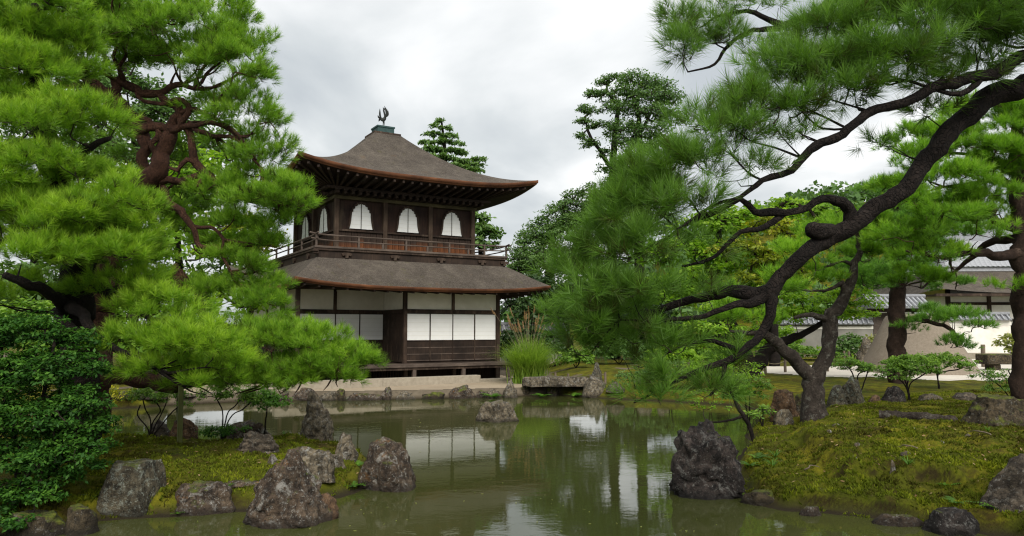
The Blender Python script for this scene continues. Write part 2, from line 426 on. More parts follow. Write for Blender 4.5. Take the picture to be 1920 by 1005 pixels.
M['nd_near'] = m_leaf('bright_pine_needles', (.055, .075, .010), (.165, .325, .020), (.34, .51, .038), .45)
M['nd_red'] = m_leaf('green_pine_needles', (.052, .070, .010), (.150, .305, .022), (.31, .49, .042), .45)
M['nd_over'] = m_leaf('deep_pine_needles', (.055, .058, .012), (.090, .195, .022), (.18, .33, .050), .44)
M['nd_mid'] = m_leaf('yellow_green_pine_needles', (.045, .095, .008), (.165, .345, .022), (.33, .53, .045), .47)
M['nd_deep'] = m_leaf('blue_green_pine_needles', (.030, .070, .012), (.095, .230, .026), (.20, .38, .055), .44)
M['lf_dark'] = m_leaf('dark_glossy_leaves', (.007, .026, .004), (.026, .090, .010), (.085, .20, .020), .32, .6, .2)
M['lf_azalea'] = m_leaf('azalea_leaves', (.035, .080, .012), (.115, .235, .028), (.25, .39, .05), .38)
M['lf_maple'] = m_leaf('maple_leaves', (.055, .115, .010), (.165, .32, .020), (.34, .49, .040), .5)
M['lf_yellow'] = m_leaf('yellowing_leaves', (.09, .14, .010), (.22, .27, .015), (.44, .38, .022), .45)
M['lf_far'] = m_leaf('far_tree_leaves', (.032, .070, .016), (.088, .175, .042), (.18, .29, .085), .38)
M['lf_fardark'] = m_leaf('far_dark_leaves', (.012, .030, .010), (.034, .072, .020), (.075, .125, .036), .3)
M['lf_fern'] = m_leaf('fern_leaves', (.025, .07, .008), (.065, .16, .015), (.14, .27, .025), .35)
M['lf_paleyellow'] = m_leaf('pale_yellow_green_leaves', (.10, .13, .03), (.25, .28, .07), (.42, .43, .14), .4)
M['grassblade'] = m_leaf('pampas_blades', (.07, .14, .018), (.21, .34, .04), (.38, .50, .09), .45)
M['plume'] = m_leaf('pampas_plume', (.20, .11, .05), (.36, .22, .11), (.52, .36, .20), .4)
M['moss'] = m_leaf('moss_fronds', (.046, .040, .007), (.098, .128, .009), (.23, .25, .014), .3, .8, .1)

R = {}
R['a'] = m_rock('lichened_brown_rock', (0.043, 0.029, 0.019), (0.096, 0.067, 0.044), (0.184, 0.134, 0.087), .8, .58, orange=.6, seed=1.1)
R['b'] = m_rock('grey_layered_rock', (0.057, 0.044, 0.032), (0.126, 0.100, 0.070), (0.232, 0.181, 0.127), .45, .12, strat=.8, seed=4.2)
R['c'] = m_rock('dark_rock', (.012, .009, .008), (.034, .026, .022), (.11, .085, .072), .62, .28, lic_col=(.27, .265, .24), seed=7.5)
R['d'] = m_rock('red_brown_rock', (0.082, 0.044, 0.022), (0.163, 0.095, 0.050), (0.260, 0.164, 0.093), .35, .3, seed=9.3)
R['e'] = m_rock('mossy_rock', (0.034, 0.026, 0.015), (0.072, 0.054, 0.029), (0.126, 0.095, 0.057), .35, .85, seed=12.9)
R['f'] = m_rock('pale_grey_rock', (0.072, 0.059, 0.039), (0.145, 0.116, 0.077), (0.251, 0.208, 0.140), .75, .3, seed=15.4)
R['g'] = m_rock('green_grey_lichen_rock', (0.043, 0.036, 0.022), (0.088, 0.073, 0.046), (0.155, 0.130, 0.083), .95, .55, lic_col=(.33, .36, .30), seed=18.8)

# ================================================================== terrain
POND = [(4.6, -2), (4.9, 4.5), (5.2, 6.6), (5.45, 8.25)] + [tuple(gr(*q)[:2]) for q in
        [(1760, 985), (1620, 972), (1480, 955), (1402, 940), (1388, 905), (1396, 850), (1412, 815), (1440, 792), (1448, 773),
         (1380, 760), (1250, 752), (1150, 748), (1050, 741), (975, 743), (850, 747), (700, 750), (480, 752), (380, 757), (220, 766)]] + \
       [(-13, 20), (-14, 15.8), (-9, 14.6), (-7, 14.2), (-6, 13.9), (-5.2, 13.7), (-4.4, 14.3), (-3.6, 14.5), (-2.75, 13.4), (-2.15, 12.1),
        (-2.05, 10.9), (-2.45, 10.0), (-3.0, 9.55), (-3.9, 9.3), (-5.0, 8.9), (-5.6, 8.2), (-6.3, 6), (-7, -2)]
POND = np.array(POND)
def poly_sd(px, py, poly):
    """signed distance: positive outside"""
    px = np.asarray(px, float); py = np.asarray(py, float)
    d2 = np.full(px.shape, 1e18); inside = np.zeros(px.shape, bool); n = len(poly)
    for i in range(n):
        a = poly[i]; b = poly[(i + 1) % n]; e = b - a
        t = np.clip(((px - a[0]) * e[0] + (py - a[1]) * e[1]) / (e @ e), 0, 1)
        dx = px - a[0] - t * e[0]; dy = py - a[1] - t * e[1]; d2 = np.minimum(d2, dx * dx + dy * dy)
        c = (a[1] > py) != (b[1] > py)
        with np.errstate(divide='ignore', invalid='ignore'):
            xi = a[0] + (py - a[1]) * e[0] / (e[1] if e[1] != 0 else 1e-9)
        inside ^= c & (px < xi)
    d = np.sqrt(d2); return np.where(inside, -d, d)
TH = math.radians(31); UX, UY = math.cos(TH), math.sin(TH); PL = np.array([-7.62, 26.38, 0.25])
def ground_z(x, y):
    x = np.asarray(x, float); y = np.asarray(y, float)
    d = poly_sd(x, y, POND)
    d = d + fbm2(x, y, 1.1, 3, .5, 3.0) * .14 * ss(2, .6, np.abs(d)) * ss(21, 17, y)
    w_ter = ss(3.2, 1.4, x) * ss(19.5, 21.5, y)                       # terrace round the pavilion
    w_mnd = ss(1.0, 2.5, x) * ss(21, 17, y)                           # moss mound on the right
    w_isl = ss(0.0, -1.5, x) * ss(19.5, 16, y)
    n1 = fbm2(x, y, .55, 4, .5, 1.0); n2 = fbm2(x, y, 2.6, 4, .55, 5.0); n3 = fbm2(x, y, 9.0, 3, .6, 9.0)
    dn = d + n1 * .35
    z_m = .21 * ss(0, .2, d) + .05 * ss(.35, .7, dn) + .22 * ss(.90, 1.42, dn + n2 * .22) + .03 * ss(1.3, 1.8, dn) + .05 * ss(2.0, 6, d) + (n2 * .075 + n3 * .035) * ss(0, .5, d) * ss(26, 10, y) + n1 * .07 * ss(.5, 2, d)
    z_i = .20 * ss(0, .25, d) + .17 * ss(.2, 1.1, d) + .06 * ss(.8, 2.4, d) + (n2 * .05 + n3 * .02) * ss(0, .5, d)
    z_t = .25 * ss(0, .12, d)
    z_o = .28 * ss(0, .3, d) + .30 * ss(.4, 5, d) + n1 * .06 * ss(.5, 3, d)
    z = z_t * w_ter + z_m * w_mnd + z_i * w_isl + z_o * np.clip(1 - w_ter - w_mnd - w_isl, 0, 1)
    z = z + np.where(d < 0, -.55 * ss(0, .9, -d), 0) + .012
    return z
def gz(x, y):
    return float(ground_z(np.array([x]), np.array([y]))[0])
def on(px, Y):
    """point on the ground seen at column px, depth Y"""
    x = (px - 960) / F * Y * (_c - 0 * _s); return np.array([x, Y, gz(x, Y)])

m, nt, b = newmat('moss_ground')
co = objco(nt)
n1 = tnoise(nt, .9, 8, .62, co, .3); n2 = tnoise(nt, 6, 8, .7, co); n3 = tnoise(nt, 45, 6, .7, co); n4 = tnoise(nt, 2.6, 8, .7, co, .4)
col = ramp(nt, n1, [(.28, (.045, .062, .006)), (.45, (.115, .125, .009)), (.58, (.20, .185, .012)), (.75, (.085, .09, .008))])
col = mixc(nt, mapr(nt, n4, .50, .64, 0, .85), col, (.060, .036, .014))
col = mixc(nt, mapr(nt, n2, .35, .62), mixc(nt, .6, col, (.018, .022, .004)), col)
col = mixc(nt, mapr(nt, n3, .3, .7, .35, 0), col, (.010, .012, .003))
col = mixc(nt, mapr(nt, mth(nt, 'ADD', normz(nt), mth(nt, 'MULTIPLY', n2, .25)), .60, .80, .85, 0), col, (.026, .018, .008))  # steep faces: bare earth, painted dark to stand for shade under undercut ledges
col = mixc(nt, mapr(nt, attr(nt, 'bare'), .35, .65), col, ramp(nt, n2, [(.3, (.09, .072, .05)), (.7, (.17, .14, .10))]))
g = nd(nt, "ShaderNodeNewGeometry"); sx = nd(nt, "ShaderNodeSeparateXYZ"); nt.links.new(g.outputs['Position'], sx.inputs[0])
col = mixc(nt, mapr(nt, mth(nt, 'ADD', sx.outputs['Z'], mth(nt, 'MULTIPLY', n2, -.12)), -.05, .06, 1, 0), col, (.030, .024, .014))
nt.links.new(col, b.inputs['Base Color']); b.inputs['Roughness'].default_value = .95; b.inputs['Specular IOR Level'].default_value = .1
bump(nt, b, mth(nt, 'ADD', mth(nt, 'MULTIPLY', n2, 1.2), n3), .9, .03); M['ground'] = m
def m_gran(name, ca, cb, cc, scale=220):
    m, nt, b = newmat(name); co = objco(nt)
    a = tnoise(nt, .8, 6, .6, co); f = tnoise(nt, scale, 3, .7, co); f2 = tnoise(nt, 12, 6, .65, co)
    col = ramp(nt, a, [(.3, ca), (.7, cb)]); col = mixc(nt, mapr(nt, f, .35, .65, .55, 0), col, cc); col = mixc(nt, mapr(nt, f2, .4, .65, .3, 0), col, cc)
    nt.links.new(col, b.inputs['Base Color']); b.inputs['Roughness'].default_value = .95; b.inputs['Specular IOR Level'].default_value = .1
    bump(nt, b, mth(nt, 'ADD', f, f2), .5, .01); return m
M['sand'] = m_gran('tan_sand', (.34, .27, .19), (.46, .38, .28), (.20, .16, .11))
M['gravel'] = m_gran('white_gravel', (.60, .55, .47), (.72, .67, .58), (.42, .38, .32))
M['cone'] = m_gran('packed_sand', (.235, .195, .15), (.31, .262, .205), (.11, .09, .068), 60)

NR, NC = 370, 340
yy = np.concatenate([np.linspace(-3, 8, 24, endpoint=False), np.linspace(8, 12.5, 130, endpoint=False), 12.5 * (46 / 12.5) ** np.linspace(0, 1, NR - 184, endpoint=False), np.linspace(46, 900, 30)])
aa = np.concatenate([np.linspace(-2.2, -.80, 40, endpoint=False), np.linspace(-.80, .80, NC - 80, endpoint=False), np.linspace(.80, 2.2, 40)])
Yg = np.repeat(yy[:, None], NC, 1); Xg = aa[None] * np.maximum(Yg, 6.0)
Zg = ground_z(Xg, Yg); Dg = poly_sd(Xg, Yg, POND)
GRAV = np.array([tuple(gr(*q, .58)[:2]) for q in [(1420, 701), (1500, 706), (1600, 709), (1680, 712), (1800, 715), (1900, 713), (2150, 712), (2150, 669), (1870, 669), (1780, 678), (1640, 686), (1500, 686), (1425, 687)]])
loc_x = (Xg - PL[0]) * UX + (Yg - PL[1]) * UY; loc_y = -(Xg - PL[0]) * UY + (Yg - PL[1]) * UX
grav_d = poly_sd(Xg, Yg, GRAV) + fbm2(Xg, Yg, .8, 3, .5, 4) * .25
sand_m = (loc_x > -4.5) & (loc_x < 9.3) & (loc_y > -6) & (loc_y < 9) & (Dg > .22) & (Yg > 21)
bare = np.maximum(ss(.35, .6, fbm2(Xg, Yg, .35, 4, .5, 11)) * ss(1.5, 3, Dg) * ss(18, 22, Yg) * ss(14, 6, Xg), ss(2.2, 1.2, Xg) * ss(20.5, 22, Yg) * ss(-11, -9.5, Xg))
GV = np.stack([Xg, Yg, Zg], -1).reshape(-1, 3)
ii = np.arange(NR - 1)[:, None] * NC + np.arange(NC - 1)[None]
GF = np.stack([ii, ii + 1, ii + NC + 1, ii + NC], -1).reshape(-1, 4)
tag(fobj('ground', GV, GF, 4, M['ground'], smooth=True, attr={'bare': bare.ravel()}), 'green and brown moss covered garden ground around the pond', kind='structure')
def overlay(name, mask, mat, lift, label):
    fm = mask.ravel()[GF].all(1); f = GF[fm]; idx, inv = np.unique(f, return_inverse=True)
    V = GV[idx].copy(); V[:, 2] += lift
    return tag(fobj(name, V, inv.reshape(-1, 4), 4, mat, smooth=True), label, kind='structure')
overlay('sand_terrace', sand_m, M['sand'], .008, 'tan raked sand terrace between the pavilion and the pond')
overlay('gravel_path', (grav_d < 0) & (Dg > .3), M['gravel'], .010, 'pale gravel path round the sand cone')

# ---- pond water
m, nt, b = newmat('pond_water')
co = objco(nt, (1, 1, 1))
wa = tnoise(nt, 1.6, 5, .55, objco(nt, (1, 1.9, 1)), .4); wb = tnoise(nt, 9, 3, .5, objco(nt, (1, 1.6, 1)), .2); pat = mapr(nt, tnoise(nt, .22, 4, .5, co), .38, .62, .25, 1)
b.inputs['Base Color'].default_value = (.046, .052, .015, 1)
b.inputs['Roughness'].default_value = .025; b.inputs['IOR'].default_value = 1.42
b.inputs['Specular IOR Level'].default_value = .5
bump(nt, b, mth(nt, 'MULTIPLY', mth(nt, 'ADD', wa, mth(nt, 'MULTIPLY', wb, .22)), pat), .12, .03); M['water'] = m
tag(MB().add([(-16, -3, 0), (9.5, -3, 0), (9.5, 27, 0), (-16, 27, 0)], [(0, 1, 2, 3)]).build('pond_water', M['water']), 'still murky green pond water', kind='structure')

# ---- moss fronds: short blades standing on the nearer moss
rng = np.random.RandomState(3)
def moss_field(n, ybias, xr, yr):
    Y = yr[0] * (yr[1] / yr[0]) ** (rng.rand(n) ** ybias); X = (xr[0] + (xr[1] - xr[0]) * rng.rand(n)) * Y
    d = poly_sd(X, Y, POND); keep = d > .03
    keep &= fbm2(X, Y, 3.0, 3, .6, 2.0) + rng.rand(n) * .5 > -.02
    X, Y = X[keep], Y[keep]; e_ = .04; z0_ = ground_z(X, Y); sl_ = np.hypot(ground_z(X + e_, Y) - z0_, ground_z(X, Y + e_) - z0_) / e_
    k2 = rng.rand(len(X)) > ss(.7, 1.3, sl_) * .9; return X[k2], Y[k2]
Xa, Ya = moss_field(165000, 1.1, (.30, .80), (7.6, 20)); Xb, Yb = moss_field(95000, 1.0, (-.66, -.14), (8.2, 14.6))
X = np.concatenate([Xa, Xb]); Y = np.concatenate([Ya, Yb]); n = len(X); Z = ground_z(X, Y)
tone = np.clip(.52 + .55 * fbm2(X, Y, .8, 4, .6, 6.0) + .38 * fbm2(X, Y, 4.0, 3, .6, 8.0), 0.02, 1)
hgt = (.014 + .026 * rng.rand(n)) * (1 + .6 * ss(.1, .5, fbm2(X, Y, 1.7, 3, .6, 20.0)))
a = rng.rand(n) * 6.283; lean = rng.normal(size=(n, 2)) * .5
w = hgt * .42
P = np.stack([X, Y, Z - .004], 1); sd_ = np.stack([np.cos(a), np.sin(a), 0 * a], 1) * w[:, None]
tip = P + np.stack([lean[:, 0] * hgt, lean[:, 1] * hgt, hgt], 1)
V = np.stack([P - sd_, P + sd_, tip], 1).reshape(-1, 3)
tn = np.clip(np.stack([tone * .55, tone * .55, tone], 1) + rng.normal(size=(n, 1)) * .10, 0, 1)
tag(fobj('moss', V, np.arange(3 * n).reshape(-1, 3), 3, M['moss'], attr={'tint': tn.ravel()}, kind='stuff'), 'short olive and yellow green moss on the pond banks', 'moss')
# ================================================================== pavilion (local frame: x along the front, y into depth, z up)
pav = empty('pavilion', PL, TH, 'two storey dark timber pavilion with bark shingle roofs and white paper windows', 'pavilion')
W, D = 8.2, 7.2
def roof_skin(name, E, T, z_e, z_t, lift, thick, curve, mat, fmat, sides=(0, 1, 2, 3), nt_=40, ns=22, top_cap=True):
    """E/T = (x0,x1,y0,y1) eave and top rectangle; curved hip roof with upturned corners, one mesh + a separate eave fascia"""
    def corner(r, k): return [(r[0], r[2]), (r[1], r[2]), (r[1], r[3]), (r[0], r[3])][k % 4]
    V = []; Fc = []; FV = []; FF = []; UV = []; UF = []
    for k in sides:
        a, b_ = np.array(corner(E, k)), np.array(corner(E, k + 1)); c, d = np.array(corner(T, k)), np.array(corner(T, k + 1))
        base = len(V)
        for i in range(nt_ + 1):
            t = i / nt_; e = abs(2 * t - 1); up = lift * (e ** 3.2)
            # sweep: the plan of the eave bows a little outwards at corners
            for j in range(ns + 1):
                s = j / ns
                p = (a + (b_ - a) * t) * (1 - s) + (c + (d - c) * t) * s
                z = z_e + (z_t - z_e) * ((1 - curve) * s + curve * s * s) + up * (1 - s) ** 3
                V.append((p[0], p[1], z))
        for i in range(nt_):
            for j in range(ns):
                q = base + i * (ns + 1) + j; Fc.append((q, q + ns + 1, q + ns + 2, q + 1))
        # fascia (two layered boards) and soffit
        nrm_ = np.array([(b_ - a)[1], -(b_ - a)[0]]); nrm_ = nrm_ / np.linalg.norm(nrm_)
        fb = len(FV)
        for i in range(nt_ + 1):
            t = i / nt_; e = abs(2 * t - 1); up = lift * (e ** 3.2); p = a + (b_ - a) * t
            cen = np.array([(E[0] + E[1]) / 2, (E[2] + E[3]) / 2]); inw = (cen - p) * .02
            o1 = p + (p - cen) * .003; o2 = p + inw * .3; o3 = p + inw * 1.2
            z = z_e + up
            FV += [(o1[0], o1[1], z + .012), (o1[0], o1[1], z - thick * .62), (o2[0], o2[1], z - thick * .62), (o2[0], o2[1], z - thick), (o3[0], o3[1], z - thick)]
        for i in range(nt_):
            for j in range(4):
                q = fb + i * 5 + j; FF.append((q, q + 1, q + 6, q + 5))
    o = fobj(name, np.array(V), np.array(Fc), 4, mat, pav, smooth=True)
    tag(o, 'weathered grey brown bark shingle roof with upturned corners')
    fo = fobj('eave_fascia', np.array(FV), np.array(FF), 4, fmat, o)
    tag(fo, 'red brown layered eave edge')
    return o
def soffit(E, Wl, z_e, z_w, lift, mat, parent):
    b_ = MB()
    def corner(r, k): return [(r[0], r[2]), (r[1], r[2]), (r[1], r[3]), (r[0], r[3])][k % 4]
    for k in range(4):
        a, b2 = np.array(corner(E, k)), np.array(corner(E, k + 1)); c, d = np.array(corner(Wl, k)), np.array(corner(Wl, k + 1)); n = 24; v = []; f = []
        for i in range(n + 1):
            t = i / n; up = lift * abs(2 * t - 1) ** 3.2
            for j in range(5):
                s = j / 4; p = (a + (b2 - a) * t) * (1 - s) + (c + (d - c) * t) * s; v.append((p[0], p[1], z_e + up * (1 - s) ** 2 + (z_w - z_e) * s))
        for i in range(n):
            for j in range(4):
                q = i * 5 + j; f.append((q, q + 1, q + 6, q + 5))
        b_.add(v, f)
    return b_.build('soffit', mat, parent)
# ---- upper roof
UE = (-.34, 9.54, -1.0, 8.85); UT = (4.0, 5.2, 3.35, 4.5)
uroof = roof_skin('upper_roof', UE, UT, 7.78, 10.46, .40, .175, .58, M['shingle'], M['fascia'])
UW = (1.66, 7.54, 1.0, 6.88)
soffit(tuple(a + d for a, d in zip(UE, (.08, -.08, .08, -.08))), (UW[0] + .1, UW[1] - .1, UW[2] + .1, UW[3] - .1), 7.60, 7.42, .40, M['wood2'], uroof)
MB().box(3.98, 5.22, 3.33, 4.52, 10.44, 10.53).build('ridge_plinth', M['wood'], uroof, bevel=.01)
MB().box(4.22, 4.98, 3.55, 4.30, 10.532, 10.83).box(4.19, 5.01, 3.52, 4.33, 10.79, 10.86).build('copper_finial_box', M['verdigris'], uroof)
def rafters(rect, E, z0, z1, step, w, h, parent, lift, sides):
    proto = None
    for k in sides:
        if k == 0: xs = np.arange(E[0] + .35, E[1] - .3, step); seg = [((x, E[2] + .10), (min(max(x, rect[0]), rect[1]), rect[2])) for x in xs]; c0, c1 = E[0], E[1]
        elif k == 3: xs = np.arange(E[2] + .35, E[3] - .3, step); seg = [((E[0] + .10, y), (rect[0], min(max(y, rect[2]), rect[3]))) for y in xs]; c0, c1 = E[2], E[3]
        else: xs = np.arange(E[2] + .35, E[3] - .3, step); seg = [((E[1] - .10, y), (rect[1], min(max(y, rect[2]), rect[3]))) for y in xs]; c0, c1 = E[2], E[3]
        for x, (p, q) in zip(xs, seg):
            up = lift * abs(2 * (x - c0) / (c1 - c0) - 1) ** 3.2
            MB().bar((p[0], p[1], z0 + up), (q[0], q[1], z1), w, h).build('rafter', M['wood2'], parent)
rafters(UW, UE, 7.535, 7.33, .36, .08, .10, uroof, .40, (0, 3))
# bracket tier and head beam under the upper eaves
mb = MB()
mb.box(UW[0] - .25, UW[1] + .25, UW[2] - .25, UW[2] - .06, 7.14, 7.26); mb.box(UW[0] - .25, UW[0] - .06, UW[2] - .06, UW[3] + .2, 7.14, 7.26)
mb.box(UW[0] - .55, UW[1] + .55, UW[2] - .6, UW[2] - .44, 7.28, 7.38); mb.box(UW[0] - .6, UW[0] - .44, UW[2] - .44, UW[3] + .2, 7.28, 7.38)
mb.build('bracket_beam', M['wood2'], uroof)
p0 = None
for x in np.linspace(UW[0] - .15, UW[1] + .15, 22):
    if p0 is None:
        p0 = MB().box(-.055, .055, -.6, -.02, 0, .13).box(-.09, .09, -.66, -.5, .10, .15).build('bracket', M['wood'], uroof)
        p0.location = (x, UW[2] - .02, 7.13)
    else: dupe(p0, (x, UW[2] - .02, 7.13))
for y in np.linspace(UW[2] + .3, UW[3], 16): dupe(p0, (UW[0] - .02, y, 7.13), (0, 0, -math.pi / 2))

# ---- upper storey
ust = tag(MB().box(UW[0] + .06, UW[1] - .06, UW[2] + .06, UW[3] - .06, 4.9, 7.42).build('upper_wall', M['darkwall'], pav), 'dark reddish board wall of the upper storey')
def kato(parent, origin, rz):
    half = [(.475, 0), (.44, .12), (.41, .28), (.39, .48), (.38, .64), (.33, .66), (.325, .76), (.265, .78), (.25, .87), (.18, .885), (.14, .95), (.07, .955), (0, 1.0)]
    out = [(x, z) for x, z in half] + [(-x, z) for x, z in reversed(half[:-1])]
    n = len(out); e = MB().prism(out, -.012, .04).build('paper_window', M['paper'], parent)
    e.location = origin; e.rotation_euler = (0, 0, rz); tag(e, 'white paper bell shaped window')
    fr = MB(); cz = .42
    big = [(x * 1.17, cz + (z - cz) * 1.13 if z > 0 else -.055) for x, z in out]
    v = [(x, -.05, z) for x, z in out] + [(x, -.05, z) for x, z in big] + [(x, .05, z) for x, z in out] + [(x, .05, z) for x, z in big]
    f = []
    for i in range(n - 1):
        f += [(i, i + 1, n + i + 1, n + i), (i, 2 * n + i, 2 * n + i + 1, i + 1), (n + i, n + i + 1, 3 * n + i + 1, 3 * n + i)]
    fr.add(v, f).build('window_frame', M['wood'], e)
    MB().box(-.012, .012, -.028, -.008, 0.0, .985).build('mullion', M['wood2'], e)
    for q in range(1, 6):
        hw = np.interp(q / 6, [h[1] for h in half], [h[0] for h in half])
        MB().box(-hw + .01, -.013, -.0135, -.0115, q / 6 - .003, q / 6 + .003).box(.013, hw - .01, -.0135, -.0115, q / 6 - .003, q / 6 + .003).build('lattice_bar', M['plaster'], e)
    return e
for x in (2.64, 4.60, 6.56): kato(pav, (x, UW[2] + .01, 5.885), 0)
for y in (2.62, 5.26): kato(pav, (UW[0] + .01, y, 5.885), -math.pi / 2).scale = (1.35, 1, 1)
pp = MB().box(-.085, .085, -.085, .085, 0, 2.2).build('upper_post', M['bleached'], pav, bevel=.012); pp.location = (UW[0], UW[2], 4.95)
for x in (3.62, 5.58, UW[1]): dupe(pp, (x, UW[2], 4.95))
for y in (3.94, UW[3]): dupe(pp, (UW[0], y, 4.95)); dupe(pp, (UW[1], y, 4.95))
MB().box(UW[0] - .02, UW[1] + .02, UW[2] - .075, UW[2] + .05, 5.76, 5.83).build('sill_rail', M['wood'], pav)
MB().box(UW[0] - .075, UW[0] + .05, UW[2] + .051, UW[3], 5.76, 5.83).build('sill_rail', M['wood'], pav)
MB().box(UW[0] - .13, UW[1] + .13, UW[2] - .12, UW[2] + .05, 6.99, 7.12).build('head_beam', M['headbeam'], pav)
MB().box(UW[0] - .12, UW[0] + .05, UW[2] + .051, UW[3], 6.99, 7.12).build('head_beam', M['headbeam'], pav)
bd = MB().box(-.118, .118, -.03, .02, 0, .82).build('wall_board', M['stainboard'], pav, bevel=.006); first = True
for bay in ((1.76, 3.53), (3.71, 5.49), (5.67, 7.45)):
    for k in range(7):
        x = bay[0] + (bay[1] - bay[0]) * (k + .5) / 7
        if first: bd.location = (x, UW[2] + .03, 4.94); first = False
        else: dupe(bd, (x, UW[2] + .03 + (k % 3) * .004, 4.94))
for k in range(14): dupe(bd, (UW[0] + .03 + (k % 3) * .004, UW[2] + .25 + k * .40, 4.94), (0, 0, -math.pi / 2), scale=(1.62, 1, 1))
# ---- balcony
BX0, BX1, BY0, BY1 = .58, 8.62, -.06, 7.9
bal = tag(MB().box(BX0, BX1, BY0, BY1, 4.86, 4.95).build('balcony', M['wood'], pav, bevel=.015), 'narrow balcony with open rail round the upper storey')
MB().box(BX0 + .06, BX1 - .06, BY0 + .06, BY1 - .06, 4.42, 4.858).build('balcony_skirt', M['wood2'], bal)
MB().box(BX0 - .03, BX1 + .03, BY0 - .03, BY0 + .10, 4.95, 5.03).build('sill_beam', M['rail'], bal, bevel=.01)
MB().box(BX0 - .03, BX0 + .10, BY0 + .102, BY1, 4.95, 5.03).build('sill_beam', M['rail'], bal, bevel=.01)
MB().box(BX1 - .10, BX1 + .03, BY0 + .102, BY1, 4.95, 5.03).build('sill_beam', M['rail'], bal, bevel=.01)
def rail_bar(z, r, over):
    def bend(n=14): return np.linspace(0, 1, n)
    L = BX1 - BX0
    pts = [(BX0 - over + (L + 2 * over) * t, BY0 + .03, z + .07 * (abs(2 * t - 1) ** 14)) for t in np.linspace(0, 1, 40)]
    MB().tube(pts, r, 6).build('rail', M['rail'], bal)
    L2 = BY1 - BY0
    for x in (BX0 + .03, BX1 - .03):
        pts = [(x, BY0 - over + (L2 + over) * t, z + .07 * ((1 - t) ** 20)) for t in np.linspace(0, 1, 40)]
        MB().tube(pts, r, 6).build('rail', M['rail'], bal)
rail_bar(5.43, .032, .22); rail_bar(5.235, .026, .16)
rp = MB().box(-.033, .033, -.033, .033, 0, .40).build('rail_post', M['rail'], bal); rp.location = (BX0 + .03, BY0 + .03, 5.03)
for x in (2.2, 4.1, 5.95, 7.55, BX1 - .03): dupe(rp, (x, BY0 + .03, 5.03))
for x in (3.15, 5.0, 6.8): dupe(rp, (x, BY0 + .03, 5.03), scale=(1, 1, .5))
for y in (1.9, 3.9, 5.9): dupe(rp, (BX0 + .03, y, 5.03)); dupe(rp, (BX1 - .03, y, 5.03))
cb = MB().prism([(-.20, .12), (-.16, .02), (-.07, .05), (-.06, -.05), (.06, -.05), (.07, .05), (.16, .02), (.20, .12), (.12, .16), (-.12, .16)], -.055, .03).build('carved_bracket', M['wood'], bal, bevel=.012)
cb.location = (1.75, BY0 + .04, 4.66)
for x in (3.65, 5.6, 7.45, 8.5): dupe(cb, (x, BY0 + .04, 4.66))
for y in (1.0, 3.0, 5.0): dupe(cb, (BX0 + .04, y, 4.66), (0, 0, -math.pi / 2))
MB().box(BX0 - .08, BX0 + .10, BY0 - .08, BY0 + .10, 4.72, 4.93).box(BX0 - .13, BX0 + .06, BY0 - .13, BY0 + .06, 4.80, 4.87).build('corner_bracket', M['wood'], bal, bevel=.015)
# ---- lower roof
LE = (-.50, 9.80, -1.5, 8.7); LT = (BX0 + .05, BX1 - .05, BY0 + .05, BY1 - .05)
lroof = roof_skin('lower_roof', LE, LT, 3.53, 4.60, .24, .14, -.30, M['shingle'], M['fascia'])
soffit(tuple(a + d for a, d in zip(LE, (.06, -.06, .06, -.06))), (.0, W, .0, D), 3.40, 3.60, .24, M['wood2'], lroof)
rafters((0, W, 0, D), LE, 3.355, 3.50, .50, .07, .09, lroof, .24, (0, 1, 3))
# lean-to roof on the left flank, its eave end shows beyond the corner
lt = MB(); v = []; f = []
for i, x in enumerate(np.linspace(-2.1, -.2, 9)):
    for j in range(7):
        s = j / 6; v.append((x, .35 + 3.2 * s * .4, 3.58 + .75 * s - .12 * s * s + .10 * ((x + .2) / 1.9) ** 2))
for i in range(8):
    for j in range(6): q = i * 7 + j; f.append((q, q + 7, q + 8, q + 1))
ltr = lt.add(v, f).build('side_roof', M['shingle'], lroof, smooth=True)
MB().box(-2.1, -.2, .33, .39, 3.45, 3.575).build('side_fascia', M['fascia'], lroof)
# ---- lower storey: two bays flush on the right, two bays recessed on the left
RD = 2.2
low = tag(MB().box(4.16, W - .06, .06, D - .06, 0.0, 3.58).box(.06, 4.158, RD + .06, D - .06, 0.0, 3.575).build('lower_wall', M['wood2'], pav), 'dark timber body of the lower storey')
def post(x, y, z0=0.0, z1=3.5, w=.15):
    return MB().box(x - w / 2, x + w / 2, y - w / 2, y + w / 2, z0, z1).build('post', M['wood'], pav, bevel=.01)
for x, y in ((0, 0), (4.1, 0), (W, 0), (0, RD), (0, 4.5), (0, D), (W, 2.4), (W, 4.8), (W, D)): post(x, y)
post(6.15, 0, 2.62, 3.5, .12); post(2.05, RD, 2.62, 3.5, .12)
def transom(x0, x1, y):
    MB().box(x0, x1, y + .0, y + .055, 2.78, 3.56).build('plaster_panel', M['plaster'], pav)
transom(4.18, 6.085, 0); transom(6.215, W - .08, 0); transom(.08, 1.985, RD); transom(2.115, 4.09, RD)
MB().box(4.1 - .004, 4.1 + .055, .08, RD - .002, 2.78, 3.56).build('plaster_panel', M['plaster'], pav)          # return wall of the recess
def beam(x0, x1, y, z0, z1, dy=.06):
    MB().box(x0, x1, y - dy, y + .055, z0, z1).build('tie_beam', M['wood'], pav)
beam(4.1, W, 0, 2.62, 2.775); beam(0, 4.1, RD, 2.62, 2.775)
beam(0, W, 0, 3.46, 3.57, .05)
MB().box(4.03, 4.15, .08, RD - .06, 2.62, 2.775).build('tie_beam', M['wood'], pav)
